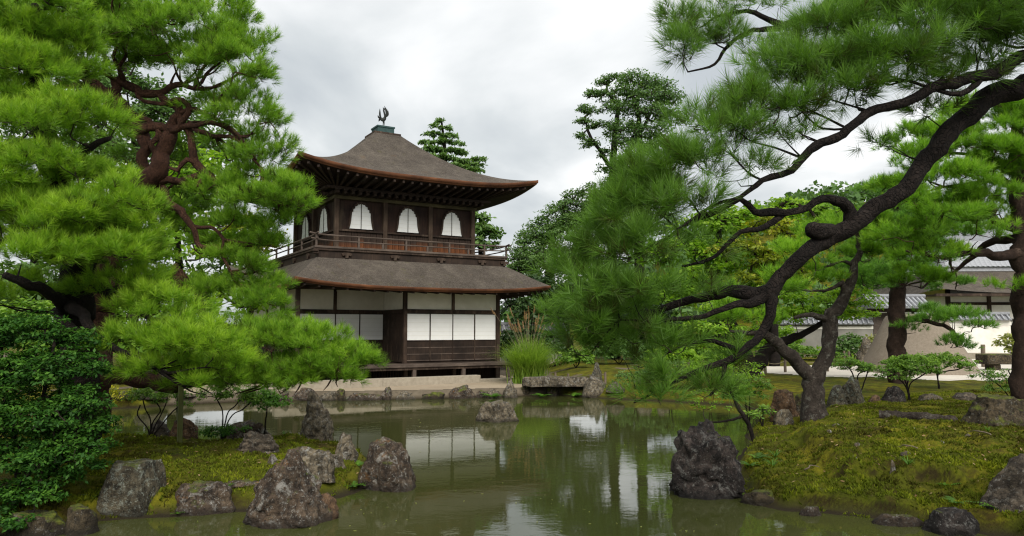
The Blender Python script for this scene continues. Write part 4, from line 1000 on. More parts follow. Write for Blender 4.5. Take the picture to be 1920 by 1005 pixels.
def plant(name, label, cat, base, limbs, sprays, foliage, group=None, bark='dark_bark', twigmat='twig', seed=1, step=.12, tw=(.0035, .05), maxlen=.16, has_twigs=True, subs=0.0):
    """limbs: [(part, [(px,py,Y,width_px)...])]; sprays: [(px,py,Y,rx_px,ry_px,density)]"""
    rng = np.random.RandomState(seed); base = np.array(base, float)
    root = empty(name, base, 0, label, cat, group); nodes = []
    for k, (part, pts) in enumerate(limbs):
        C = []
        for q in pts:
            if len(q) == 4 and q[0] is not None: p = at(q[0], q[1], q[2]); C.append((*p, q[3] * mpp(q[2]) / 2))
            else: C.append(q[1])
        Q = catmull(np.array(C), step); jit = np.stack([fbm(Q[:, :3] * 2.6 + k + 31.7 * i_, 3, .6) for i_ in range(3)], 1) * np.minimum(Q[:, 3:4] * .9, .07); jit[0] = 0
        Q[:, :3] += jit; Qc = capped(Q)
        V, Fc = tube_geo(Qc[:, :3], Qc[:, 3], 18, .17 if part != 'trunk' else .09, k + seed); mb_v = V - base
        fobj(part, mb_v, Fc, 4, M[bark], root, smooth=True); nodes.append(Q[len(Q) // 4 if part == 'trunk' else 0:, :3])
    nodes = np.vstack(nodes)
    if subs:                     # a crooked side branch from the nearest limb into every foliage pad
        extra = []
        for k, sp in enumerate(sprays):
            c = at(sp[0], sp[1] + sp[4] * .25, sp[2]); j = int(np.argmin(np.linalg.norm(nodes - c, axis=1))); p = nodes[j]; Ld = np.linalg.norm(c - p)
            for q in range(2):
                e = c + rng.normal(size=3).clip(-1.6, 1.6) * np.array([.34, .34, .10]) * sp[3] * mpp(sp[2])
                Ld = np.linalg.norm(e - p)
                if Ld < .25: continue
                m_ = max(4, int(Ld / .16)); t = np.linspace(0, 1, m_)[:, None]; W_ = p + (e - p) * t; ph_ = rng.rand(3) * 6
                wob = np.stack([pnoise(np.stack([t[:, 0] * Ld * 2.6 + ph_[i_], np.full(m_, i_ * 7.7 + k), np.full(m_, q * 3.1)], 1)) for i_ in range(3)], 1) * .15 * min(Ld, 1.2) ** .7 * np.sin(np.pi * np.clip(t * .9 + .0, 0, 1)) ** .5
                W_ = W_ + wob + np.array([0, 0, -.08]) * Ld * (t * (1 - t)) * 4; r_ = subs * (Ld ** .5) * (1 - .78 * t)
                Q = catmull(np.hstack([W_, r_]), .07); V, Fc = tube_geo(Q[:, :3], Q[:, 3], 7, .16, k + q)
                fobj('branch', V - base, Fc, 4, M[bark], root, smooth=True); extra.append(Q[2:, :3])
        if extra: nodes = np.vstack([nodes] + extra)
    fo = foliage; AN = []; FV, FF, FT = [], [], []; off = 0
    for si, sp in enumerate(sprays):
        px, py, Y, rx, ry = sp[:5]; dens = sp[5] if len(sp) > 5 else 1.0; tonebias = sp[6] if len(sp) > 6 else 0.0
        c = at(px, py, Y); r = np.array([rx * mpp(Y), max(rx * mpp(Y) * fo.get('dy', .8), ry * mpp(Y)), ry * mpp(Y)])
        area = (r[0] * r[1] + r[0] * r[2] + r[1] * r[2]) * 3.2
        na = max(4, int(area * fo['anchors'] * dens)); a, nn = ell_anchors(c, r, na, rng, fo.get('low', -.25), fo.get('shell', .55), fo.get('back', .5)); na = len(a); AN.append(a)
        ns = fo['shoots']; idx = np.repeat(np.arange(na), ns); sprd = fo['clump']
        u_ = rng.normal(size=(na * ns, 3)); u_ = nrm(u_) * (rng.rand(na * ns, 1) ** .5); u_[:, 2] = np.where(u_[:, 2] < -.15, -u_[:, 2], u_[:, 2])
        P = a[idx] + u_ * np.array([sprd, sprd, sprd * fo.get('flatten', .6)])
        ctone = rng.normal(size=na) * .11
        if fo['type'] == 'needle':
            A_ = nrm(nn[idx] * fo.get('out', .6) + u_ * .55 + np.array([0, 0, fo.get('up', .55)]) + rng.normal(size=(na * ns, 3)) * .28)
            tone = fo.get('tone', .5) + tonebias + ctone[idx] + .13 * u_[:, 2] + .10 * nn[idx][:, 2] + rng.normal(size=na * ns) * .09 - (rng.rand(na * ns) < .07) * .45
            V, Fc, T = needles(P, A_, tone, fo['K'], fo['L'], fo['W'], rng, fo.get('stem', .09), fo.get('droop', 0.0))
        else:
            Nn = nrm(nn[idx] * .4 + np.array([0, 0, .9]) + rng.normal(size=(na * ns, 3)) * fo.get('tilt', .55))
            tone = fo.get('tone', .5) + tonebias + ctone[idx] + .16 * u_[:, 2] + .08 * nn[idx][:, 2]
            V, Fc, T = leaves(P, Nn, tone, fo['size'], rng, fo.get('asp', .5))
        FV.append(V); FF.append(Fc + off); FT.append(T); off += len(V)
    AN = np.vstack(AN)
    if has_twigs:
        N, par, n0 = grow(nodes, AN, maxlen, rng); V, Fc = twig_mesh(N, par, n0, *tw); fobj('twigs', V - base, Fc, 4, M[twigmat], root, kind='stuff')
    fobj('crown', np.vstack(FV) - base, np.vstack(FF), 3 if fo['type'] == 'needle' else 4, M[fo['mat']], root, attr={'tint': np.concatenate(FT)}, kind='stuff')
    return root
def NDL(mat, Y, **kw):
    d = dict(type='needle', mat=mat, anchors=9.5, shoots=16, K=42, L=.132, W=.0062 * max(1, Y / 12), clump=.25, low=-.2, shell=.6)
    d.update(kw); return d
def LEAF(mat, size, **kw):
    d = dict(type='leaf', mat=mat, anchors=9, shoots=26, size=size, clump=.22, low=-.35, shell=.5); d.update(kw)
    if size >= .1: d['size'] = size * 1.35; d['anchors'] *= 1.35; d['back'] = .65
    return d

# ---- left: bright near pine
b0 = np.array([*at(150, 640, 10.9)[:2], 0]); b0[2] = gz(b0[0], b0[1]) - .05
base_t = (*b0, 42 * mpp(10.9))
plant('pine_tree', 'bright green layered pine with dark plated trunk behind the dark bush', 'pine', b0,
      [('trunk', [(None, base_t), (150, 640, 10.9, 62), (140, 560, 10.8, 60), (150, 470, 10.7, 52), (110, 360, 10.5, 44), (80, 230, 10.4, 36), (60, 100, 10.3, 24), (70, 10, 10.2, 14)]),
       ('branch', [(130, 585, 10.8, 24), (110, 560, 10.2, 22), (60, 535, 9.6, 18), (10, 515, 9.3, 14)]),
       ('branch', [(118, 570, 10.5, 20), (150, 590, 10.1, 20), (195, 640, 9.9, 14), (240, 665, 9.9, 11), (290, 690, 9.9, 7)]),
       ('branch', [(102, 585, 10.5, 16), (125, 610, 10.1, 15), (170, 630, 10.0, 12), (225, 660, 10.0, 9)]),
       ('branch', [(130, 440, 10.6, 26), (180, 430, 10.2, 18), (230, 425, 10.0, 10)]),
       ('branch', [(95, 300, 10.5, 22), (40, 290, 10, 16), (-40, 270, 9.6, 10)]),
       ('branch', [(100, 330, 10.5, 22), (160, 285, 10.2, 14), (200, 260, 10.1, 9)]),
       ('branch', [(150, 480, 10.7, 22), (90, 440, 9.9, 16), (0, 450, 9.5, 10)]),
       ('branch', [(150, 520, 10.8, 22), (220, 560, 10.5, 14), (300, 610, 10.2, 9)])],
      [(45, 30, 9.9, 110, 55), (10, 85, 10.2, 90, 50), (160, 350, 10.4, 70, 40, .8), (60, 400, 10.6, 90, 50, .7), (20, 560, 10.2, 100, 40, .7), (170, 450, 10.6, 80, 50, .7), (110, 95, 10.4, 80, 45), (20, 200, 10.3, 90, 45, .8), (130, 150, 10.6, 70, 40, .7), (380, 722, 10.5, 70, 26, .8), (240, 500, 10.7, 70, 40, .7), (-30, 130, 9.7, 110, 70), (60, 150, 10.0, 75, 55), (150, 235, 10.1, 95, 50), (40, 250, 9.7, 100, 55), (90, 330, 9.9, 120, 55),
       (-30, 350, 9.5, 100, 60), (215, 410, 10.1, 90, 62), (120, 425, 9.8, 100, 50), (10, 440, 9.4, 100, 50), (190, 490, 10.0, 100, 42), (60, 490, 9.5, 110, 40), (250, 455, 10.2, 55, 45),
       (300, 595, 10.3, 90, 45), (360, 655, 10.3, 95, 48), (270, 650, 10.1, 80, 38, .7), (230, 545, 10.5, 75, 38), (415, 690, 10.5, 50, 32), (320, 700, 10.2, 75, 28, .7)],
      NDL('nd_near', 10, tone=.58), bark='dark_bark', seed=21, tw=(.003, .04), subs=.026, step=.08)
# ---- left: red limbed pine behind it
b1 = np.array([*at(175, 690, 13.2)[:2], 0]); b1[2] = gz(b1[0], b1[1]) - .05
plant('pine_tree', 'pine with twisted red brown limbs and a long low bough before the pavilion', 'pine', b1,
      [('trunk', [(None, (*b1, .28)), (185, 560, 13.1, 60), (210, 430, 12.9, 54), (240, 372, 12.7, 46), (272, 345, 12.5, 44), (296, 320, 12.4, 36), (300, 290, 12.4, 30), (318, 262, 12.4, 30), (322, 235, 12.4, 24), (335, 215, 12.3, 12)]),
       ('branch', [(280, 330, 12.5, 16), (266, 300, 12.4, 20), (272, 262, 12.4, 24), (245, 232, 12.4, 36), (222, 205, 12.3, 38), (205, 180, 12.2, 32), (185, 166, 12.1, 22), (165, 150, 12.0, 18), (135, 135, 11.9, 14), (112, 115, 11.9, 9)]),
       ('branch', [(198, 172, 12.2, 16), (160, 160, 12.1, 14), (130, 163, 12, 11), (106, 150, 11.9, 7)]),
       ('branch', [(208, 184, 12.2, 24), (225, 165, 12.2, 18), (215, 145, 12.2, 14), (245, 160, 12.2, 17), (278, 173, 12.3, 16), (305, 172, 12.3, 13), (330, 160, 12.3, 11), (365, 166, 12.2, 8)]),
       ('branch', [(300, 178, 12.3, 12), (330, 205, 12.3, 16), (350, 245, 12.3, 14), (362, 275, 12.3, 14), (370, 310, 12.3, 16), (390, 330, 12.3, 13), (405, 345, 12.2, 8)]),
       ('branch', [(255, 250, 12.4, 20), (290, 240, 12.3, 18), (325, 240, 12.3, 14), (360, 235, 12.2, 10), (400, 230, 12.1, 9), (430, 245, 12.1, 6), (480, 300, 12.0, 4)]),
       ('branch', [(355, 230, 12.3, 10), (395, 255, 12.2, 9), (440, 260, 12.1, 7), (490, 315, 12, 4)]),
       ('branch', [(250, 365, 12.7, 22), (300, 345, 12.5, 16), (350, 335, 12.4, 13), (385, 325, 12.3, 10)]),
       ('branch', [(305, 352, 12.5, 13), (320, 385, 12.4, 14), (345, 402, 12.3, 13), (365, 425, 12.3, 11), (375, 460, 12.3, 9), (410, 465, 12.2, 8), (430, 510, 12.1, 5)]),
       ('branch', [(300, 300, 12.4, 12), (285, 270, 12.3, 11), (300, 250, 12.3, 12), (278, 225, 12.3, 10), (250, 215, 12.3, 9), (235, 195, 12.3, 7)]),
       ('branch', [(322, 245, 12.3, 13), (345, 222, 12.2, 11), (352, 195, 12.2, 10), (330, 185, 12.2, 9), (300, 195, 12.2, 8), (270, 190, 12.2, 7), (255, 175, 12.2, 5)]),
       ('branch', [(330, 215, 12.3, 10), (360, 205, 12.2, 9), (390, 215, 12.1, 8), (420, 232, 12.1, 6), (450, 255, 12.0, 5), (470, 290, 12, 3)]),
       ('branch', [(370, 310, 12.3, 10), (350, 300, 12.2, 9), (335, 320, 12.2, 8), (320, 315, 12.2, 6)]),
       ('branch', [(385, 328, 12.3, 9), (360, 350, 12.2, 9), (330, 338, 12.2, 8)]),
       ('branch', [(365, 425, 12.3, 8), (400, 430, 12.2, 6), (420, 450, 12.1, 6), (415, 475, 12.1, 4)]),
       ('branch', [(275, 545, 12.4, 18), (310, 543, 12.3, 22), (338, 540, 12.2, 28), (332, 515, 12.2, 20), (330, 497, 12.2, 9)]),
       ('branch', [(200, 520, 13.0, 30), (240, 540, 12.7, 24), (275, 545, 12.4, 18)]),
       ('branch', [(340, 540, 12.2, 16), (365, 545, 12.2, 18), (378, 580, 12.2, 15), (392, 610, 12.2, 10)]),
       ('branch', [(185, 640, 13.0, 30), (195, 692, 12.7, 28), (230, 705, 12.5, 30), (275, 712, 12.4, 28), (310, 722, 12.4, 28), (365, 715, 12.3, 22), (440, 702, 12.2, 18), (490, 708, 12.1, 18), (530, 704, 12.1, 16), (600, 690, 12.0, 9), (650, 690, 11.9, 6)])],
      [(260, 25, 11.9, 150, 50), (320, 130, 12.6, 90, 40, .7, -.04), (380, 110, 12.4, 80, 45, .8), (60, 70, 12.4, 110, 60, .7, -.05), (470, 728, 11.6, 60, 24, .8), (540, 722, 11.6, 55, 24, .8), (420, 715, 11.7, 60, 26, .8), (480, 340, 12.4, 60, 34, .8), (140, 15, 11.8, 120, 50), (330, 85, 11.8, 130, 55), (420, 45, 12.3, 70, 50), (200, 105, 11.8, 110, 42, .8), (420, 150, 11.8, 85, 60), (455, 110, 12.4, 60, 60),
       (465, 225, 12.0, 55, 60), (400, 215, 12.6, 60, 40, .7), (490, 295, 12.0, 55, 45), (440, 290, 12.7, 60, 40, .6), (505, 385, 11.8, 78, 55), (430, 370, 12.4, 70, 40, .8), (540, 400, 12.0, 38, 38), (450, 440, 12.2, 60, 35, .6),
       (450, 510, 12.2, 60, 38, .9), (490, 480, 12.3, 45, 38), (520, 440, 12.2, 40, 34), (480, 540, 12.3, 45, 30), (420, 460, 12.8, 70, 50, .7, -.06), (395, 560, 12.4, 55, 32, .8), (485, 590, 12.1, 52, 42), (430, 640, 11.9, 75, 42), (510, 655, 11.7, 75, 45), (585, 660, 11.7, 70, 42), (645, 685, 11.7, 52, 45), (570, 700, 11.6, 60, 35), (620, 720, 11.7, 55, 28, .8), (470, 700, 11.8, 70, 36), (400, 690, 12.0, 60, 36, .8),
       (290, 440, 13.6, 100, 60, .6, -.12), (370, 400, 13.8, 80, 60, .5, -.12), (300, 300, 13.8, 90, 60, .4, -.15), (560, 640, 12.2, 60, 30)],
      NDL('nd_red', 12, tone=.54, K=38, L=.128), bark='red_bark', twigmat='redtwig', seed=22, tw=(.0035, .04), subs=.034, step=.08)
# ---- right foreground: overhanging pine, trunk beyond the frame
b2 = np.array([6.6, 6.9, 0]); b2[2] = gz(6.6, 6.9) - .05
Yo = 6.3
plant('pine_tree', 'overhanging pine with thick dark bough sweeping down over the pond', 'pine', b2,
      [('trunk', [(None, (*b2, .26)), (None, (6.5, 6.8, 1.5, .22)), (None, (6.0, 6.6, 3.0, .20)), (None, (5.6, 6.5, 4.1, .17)), (None, (5.3, 6.4, 5.2, .12)), (None, (4.9, 6.2, 6.2, .05))]),
       ('branch', [(None, (5.9, 6.6, 3.3, .11)), (2080, 190, Yo, 43), (1990, 165, Yo, 42), (1905, 165, Yo, 41), (1845, 195, Yo, 39), (1770, 262, Yo, 35), (1715, 320, Yo, 32), (1680, 365, Yo, 32), (1620, 405, Yo, 31), (1570, 430, Yo, 32), (1515, 470, Yo, 29), (1470, 520, Yo, 28), (1430, 548, Yo, 32), (1370, 548, Yo + .1, 22), (1300, 562, Yo + .2, 16), (1200, 585, Yo + .3, 12), (1130, 570, Yo + .3, 7), (1060, 595, Yo + .3, 4)]),
       ('branch', [(1592, 425, Yo, 24), (1594, 400, Yo, 24), (1580, 378, Yo - .05, 20), (1545, 375, Yo - .1, 15), (1500, 395, Yo - .1, 13), (1450, 402, Yo - .15, 15), (1415, 400, Yo - .2, 13), (1390, 375, Yo - .2, 10), (1330, 400, Yo - .2, 12), (1260, 440, Yo - .1, 7), (1200, 470, Yo, 4)]),
       ('branch', [(1470, 400, Yo - .1, 13), (1430, 425, Yo - .2, 11), (1390, 435, Yo - .25, 9), (1340, 480, Yo - .2, 7), (1280, 500, Yo - .1, 4)]),
       ('branch', [(1560, 432, Yo, 24), (1538, 434, Yo - .03, 33), (1526, 430, Yo - .06, 28)]),
       ('branch', [(1440, 545, Yo, 22), (1440, 590, Yo - .05, 19), (1425, 630, Yo - .05, 16), (1395, 658, Yo - .1, 13), (1350, 680, Yo - .1, 12), (1300, 700, Yo - .1, 9), (1240, 730, Yo - .1, 5), (1190, 755, Yo - .1, 3)]),
       ('branch', [(1390, 660, Yo - .1, 11), (1340, 640, Yo, 8), (1290, 645, Yo, 5)]),
       ('branch', [(1360, 678, Yo - .1, 9), (1352, 715, Yo - .1, 7), (1330, 740, Yo - .1, 4)]),
       ('branch', [(1440, 552, Yo, 22), (1380, 572, Yo - .1, 13), (1310, 592, Yo - .1, 9), (1230, 600, Yo - .1, 6), (1160, 600, Yo, 3)]),
       ('branch', [(None, (5.3, 6.4, 5.0, .09)), (1960, 90, Yo - .3, 26), (1830, 150, Yo - .4, 22), (1760, 165, Yo - .4, 20), (1700, 195, Yo - .4, 18), (1640, 210, Yo - .4, 17), (1590, 243, Yo - .4, 17), (1517, 288, Yo - .4, 16), (1480, 322, Yo - .4, 13), (1433, 338, Yo - .4, 11), (1390, 370, Yo - .4, 8), (1340, 385, Yo - .4, 6), (1270, 430, Yo - .4, 4)]),
       ('branch', [(None, (5.2, 6.4, 5.5, .09)), (1860, -60, Yo + .5, 26), (1700, -30, Yo + .6, 20), (1560, 0, Yo + .6, 17), (1480, 48, Yo + .6, 15), (1440, 35, Yo + .6, 11), (1400, 20, Yo + .6, 8), (1340, 30, Yo + .6, 5)]),
       ('branch', [(1470, 48, Yo + .6, 12), (1400, 60, Yo + .6, 8), (1360, 90, Yo + .6, 7), (1340, 120, Yo + .6, 5), (1290, 135, Yo + .6, 3)]),
       ('branch', [(1840, 145, Yo - .4, 14), (1800, 175, Yo - .4, 10), (1760, 170, Yo - .4, 7), (1700, 150, Yo - .4, 5)])],
      [(1270, 45, 6.9, 55, 38, .8), (1300, 100, 6.9, 70, 22, .8), (1380, 85, 6.9, 70, 30, .6), (1330, 20, 7.0, 60, 30, .6), (1400, 15, 6.9, 70, 20, .5),
       (1550, 70, 6.2, 90, 45), (1640, 40, 6.3, 130, 50), (1780, 60, 6.0, 140, 60), (1900, 90, 6.0, 110, 60), (1680, 120, 6.0, 120, 45), (1830, 20, 6.5, 150, 50), (1560, 130, 6.1, 100, 45), (1760, 160, 6.1, 90, 28, .6),
       (1470, 150, 6.2, 90, 45), (1420, 215, 6.1, 90, 42), (1350, 260, 6.1, 90, 45), (1500, 215, 6.0, 80, 36, .8), (1600, 180, 6.0, 90, 36, .7), (1290, 320, 6.1, 90, 48), (1390, 310, 6.0, 70, 30, .5), (1650, 260, 6.4, 80, 20, .25), (1520, 265, 6.0, 60, 20, .3), (1740, 215, 6.3, 60, 18, .35),
       (1220, 350, 6.2, 75, 50), (1180, 410, 6.2, 85, 50), (1260, 400, 6.0, 80, 40, .8), (1120, 470, 6.4, 60, 42), (1190, 480, 6.1, 85, 42, .85), (1090, 530, 6.5, 55, 40), (1150, 545, 6.2, 90, 36, .8), (1080, 585, 6.6, 55, 36), (1160, 610, 6.3, 90, 40, .85), (1120, 645, 6.5, 70, 36, .9), (1220, 560, 6.0, 70, 26, .4), (1230, 650, 6.3, 70, 32, .6), (1300, 470, 6.0, 75, 32, .4), (1310, 560, 6.3, 60, 26, .25), (1190, 680, 6.4, 60, 22, .6), (1270, 715, 6.2, 60, 26, .5), (1340, 735, 6.2, 45, 24, .5), (1220, 755, 6.2, 45, 14, .4), (1370, 690, 6.3, 40, 22, .3)],
      NDL('nd_over', 6.3, anchors=21, shoots=7, K=44, L=.15, W=.0042, clump=.15, low=-.7, shell=.25, stem=.10, up=.45, out=.35, tone=.55, dy=.9), bark='dark_bark', seed=23, tw=(.0025, .022), maxlen=.12, subs=.014, step=.06)
# ---- forked pine on the mound
pb = on(1526, 15.2); pb[2] -= .06
plant('pine_tree', 'small pine with grey forked trunk growing on the mossy mound', 'pine', pb,
      [('trunk', [(None, (*pb, .33)), (1524, 765, 15.2, 44), (1526, 735, 15.2, 38), (1524, 705, 15.2, 36)]),
       ('branch', [(1526, 715, 15.2, 30), (1505, 690, 15.2, 24), (1478, 660, 15.1, 22), (1450, 635, 15.0, 20), (1432, 622, 15.0, 14), (1400, 625, 14.9, 8), (1370, 620, 14.8, 5)]),
       ('branch', [(1526, 718, 15.2, 30), (1542, 680, 15.2, 26), (1552, 640, 15.2, 26), (1558, 600, 15.2, 26), (1580, 560, 15.2, 20), (1598, 520, 15.2, 17), (1606, 495, 15.2, 13), (1612, 460, 15.2, 9), (1604, 425, 15.2, 5)]),
       ('branch', [(1558, 600, 15.2, 16), (1530, 592, 15.1, 11), (1490, 595, 15.0, 6)]),
       ('branch', [(1580, 560, 15.2, 12), (1576, 530, 15.1, 10), (1550, 545, 15.0, 5), (1470, 540, 14.8, 4)]),
       ('branch', [(1606, 500, 15.2, 9), (1580, 490, 15.1, 6), (1545, 500, 15, 4)])],
      [(1600, 425, 15.3, 60, 26, .8), (1545, 450, 15.0, 60, 28, .7), (1490, 490, 14.9, 65, 30, .7), (1600, 480, 15.6, 50, 25, .6), (1430, 545, 14.8, 70, 30, .6), (1520, 530, 15.4, 60, 25, .5), (1400, 600, 14.9, 60, 28, .6), (1640, 460, 15.2, 45, 26, .6)],
      NDL('nd_mid', 15, K=34, tone=.5), bark='grey_bark', seed=24, tw=(.0035, .05), subs=.02)
# ---- right edge pine
pe = on(1918, 13.9); pe[2] -= .05
plant('pine_tree', 'pine with red brown whorled boughs and trunk at the garden side of the hall', 'pine', pe,
      [('trunk', [(None, (*pe, .21)), (1916, 700, 13.9, 38), (1918, 560, 13.9, 36), (1915, 420, 13.9, 34), (1908, 320, 13.9, 28), (1912, 240, 13.9, 20), (1925, 180, 13.9, 10)]),
       ('branch', [(1914, 470, 13.9, 22), (1870, 478, 13.7, 18), (1820, 470, 13.5, 13), (1760, 482, 13.3, 7), (1700, 470, 13.2, 4)]),
       ('branch', [(1914, 455, 13.9, 20), (1880, 448, 14.2, 16), (1850, 455, 14.5, 12), (1800, 500, 14.8, 7), (1745, 525, 15, 4)]),
       ('branch', [(1912, 430, 13.9, 22), (1880, 420, 13.7, 16), (1850, 385, 13.5, 13), (1800, 392, 13.3, 8), (1750, 400, 13.1, 5)]),
       ('branch', [(1910, 360, 13.9, 18), (1880, 335, 13.7, 13), (1830, 345, 13.5, 9), (1770, 350, 13.3, 5)]),
       ('branch', [(1908, 330, 13.9, 15), (1870, 300, 14.1, 10), (1810, 290, 14.2, 6), (1740, 285, 14.3, 4)]),
       ('branch', [(1910, 300, 13.9, 14), (1950, 270, 13.7, 9), (1990, 260, 13.6, 5)])],
      [(1850, 225, 13.8, 90, 32, 1, .12), (1930, 215, 13.6, 70, 36, 1, .10), (1770, 275, 14.0, 75, 32), (1720, 315, 13.6, 55, 34), (1830, 300, 13.5, 70, 26, .8), (1780, 345, 13.3, 75, 28, .9), (1720, 390, 13.2, 60, 30), (1850, 365, 13.3, 60, 22, .7), (1770, 420, 13.2, 70, 26, .9), (1700, 450, 13.3, 60, 30), (1750, 490, 13.4, 70, 25, .8), (1830, 440, 13.2, 60, 18, .5), (1720, 530, 14.6, 60, 26, .7), (1895, 540, 13.6, 40, 26, .7), (1890, 400, 14.2, 50, 30, .6), (1940, 330, 13.6, 60, 40), (1880, 300, 13.4, 60, 26), (1900, 255, 13.5, 60, 28), (1850, 335, 13.9, 70, 26), (1700, 270, 14.2, 50, 26, .8), (1800, 390, 14.0, 70, 24, .8), (1860, 420, 14.3, 50, 26, .6), (1690, 360, 13.8, 50, 30, .8)],
      NDL('nd_mid', 14, K=34, tone=.44), bark='brown_bark', twigmat='redtwig', seed=25, tw=(.0035, .04), subs=.028)
# ---- pine before the sand cone
pc = on(1680, 23.0); pc[2] -= .05
plant('pine_tree', 'straight trunked pine with one drooping bough before the sand cone', 'pine', pc,
      [('trunk', [(None, (*pc, .28)), (1681, 690, 23, 32), (1682, 570, 23, 29), (1684, 490, 23, 25), (1680, 420, 23, 22), (1690, 350, 23, 12)]),
       ('branch', [(1683, 598, 23, 12), (1715, 598, 22.7, 9), (1750, 606, 22.4, 8), (1785, 622, 22.2, 7), (1795, 650, 22.1, 4)]),
       ('branch', [(1683, 500, 23, 14), (1640, 490, 22.6, 9), (1590, 500, 22.3, 5)]), ('branch', [(1683, 450, 23, 14), (1730, 450, 22.8, 9), (1780, 470, 22.6, 5)])],
      [(1650, 470, 22.4, 70, 36), (1600, 520, 22.2, 60, 28), (1690, 520, 22.3, 70, 30), (1640, 540, 22.2, 50, 25), (1740, 480, 22.8, 60, 34), (1690, 420, 23, 80, 36), (1620, 440, 22.9, 60, 34), (1770, 440, 23, 60, 34), (1670, 370, 23, 60, 36), (1780, 540, 23.4, 40, 18, .7),
       (1740, 600, 22.4, 46, 20, .9, .05), (1800, 600, 22.2, 50, 20, .9, .05), (1710, 620, 22.6, 22, 16, .8), (1790, 650, 22.1, 34, 20, .9), (1830, 618, 22.2, 24, 13, .8)],
      NDL('nd_deep', 23, K=22, L=.16, tone=.54, anchors=6.2, shoots=14, clump=.30), bark='brown_bark', seed=26, tw=(.005, .06), subs=.03, maxlen=.3)
# ================================================================== broadleaf trees and shrubs
def bp(px, Y, sink=.06):
    p = on(px, Y); p[2] -= sink; return p
def tree(label, px, Y, tr_px, limbs, sprays, fo, cat='tree', name='tree', **kw):
    p = bp(px, Y); first = limbs[0]
    lim = [('trunk', [(None, (*p, tr_px * mpp(Y) * .62))] + first)] + [('branch', l) for l in limbs[1:]]
    return plant(name, label, cat, p, lim, sprays, fo, **kw)
far = dict(step=.4, maxlen=1.0, tw=(.012, .12))
# dark leaning maple beyond the mound
tree('dark trunked maple leaning over the moss lawn before the rope fence', 1402, 26.2, 34,
     [[(1403, 690, 26.2, 34), (1395, 665, 26.2, 28), (1385, 640, 26.1, 20), (1370, 600, 26, 12)], [(1408, 700, 26.2, 30), (1425, 675, 26.2, 26), (1448, 648, 26.1, 20), (1500, 630, 26, 13), (1545, 600, 25.9, 9), (1580, 570, 25.8, 6)], [(1450, 648, 26.1, 12), (1440, 610, 26, 9), (1420, 570, 26, 6)]],
     [(1380, 580, 26, 70, 26), (1330, 620, 25.8, 60, 22), (1440, 560, 26, 70, 26), (1540, 565, 25.8, 60, 22), (1600, 555, 25.7, 50, 20), (1490, 590, 26.2, 50, 16, .8), (1600, 590, 25.9, 40, 14, 1, .2), (1350, 650, 25.9, 45, 14), (1450, 600, 25.7, 50, 14, .8), (1510, 588, 25.6, 56, 14), (1580, 596, 25.5, 44, 12), (1620, 575, 25.4, 36, 14)],
     LEAF('lf_maple', .10, anchors=7, shoots=22, clump=.28, flatten=.35), bark='dark_bark', seed=31, step=.2, maxlen=.5, tw=(.006, .06))
tree('yellowing maple behind the overhanging pine', 1450, 34, 16,
     [[(1450, 600, 34, 15), (1455, 520, 34, 12), (1460, 440, 34, 8)], [(1455, 520, 34, 9), (1420, 480, 33.8, 6), (1390, 460, 33.6, 4)]],
     [(1440, 430, 34, 55, 30, 1, .25), (1500, 450, 34.3, 50, 28, 1, .1), (1390, 470, 33.6, 60, 28, 1, .05), (1460, 490, 33.6, 70, 26, 1, .1), (1420, 530, 33.5, 70, 24), (1500, 520, 33.7, 50, 22)],
     LEAF('lf_yellow', .15, anchors=4, shoots=20, clump=.36, flatten=.4, tone=.18), bark='dark_bark', seed=32, **far)
tree('light green pine screen behind the yellowing maple', 1350, 38, 22,
     [[(1350, 600, 38, 20), (1345, 500, 38, 16), (1350, 420, 38, 9)]],
     [(1350, 430, 38, 80, 40), (1280, 480, 37.5, 80, 40), (1420, 420, 38.5, 70, 34), (1330, 540, 37, 110, 40), (1500, 400, 40, 70, 34), (1240, 560, 37, 80, 40), (1400, 500, 37.5, 90, 36), (1560, 430, 40, 70, 36)],
     LEAF('lf_maple', .20, anchors=2.4, shoots=24, clump=.45, tone=.45), bark='dark_bark', seed=33, **far)
# behind the pavilion
cx_ = [(826, 228, 44, 5, 7), (818, 238, 44, 12, 4), (838, 241, 44, 10, 4), (812, 252, 44, 16, 4), (844, 256, 44, 16, 4), (802, 268, 43.8, 16, 4), (830, 266, 44, 20, 4), (858, 270, 44.2, 16, 4), (812, 281, 43.6, 22, 5), (846, 284, 44, 24, 5), (868, 288, 44.2, 12, 4), (824, 297, 43.6, 30, 6), (862, 304, 44, 20, 5), (895, 300, 44.4, 16, 4), (884, 310, 44.4, 22, 4), (842, 318, 44, 50, 8), (890, 322, 44, 16, 5), (846, 345, 44, 60, 14)]
tree('yellow green fir showing above the pavilion roof', 836, 44, 12, [[(836, 400, 44, 14), (834, 300, 44, 9), (827, 222, 44, 3)]], cx_, LEAF('lf_far', .15, anchors=14, shoots=20, clump=.20, tone=.66, flatten=.35), bark='dark_bark', seed=34, **far)
tree('young green tree beside the balcony corner', 905, 40, 12, [[(905, 600, 40, 12), (903, 500, 40, 10), (900, 410, 40, 5)]],
     [(903, 412, 40, 20, 12), (896, 432, 39.8, 30, 14), (918, 440, 40, 24, 12), (890, 462, 39.8, 30, 16), (925, 460, 40.2, 16, 8, .6), (890, 500, 40, 34, 18)], LEAF('lf_far', .22, anchors=5, shoots=20, clump=.32, tone=.62), bark='dark_bark', seed=35, **far)
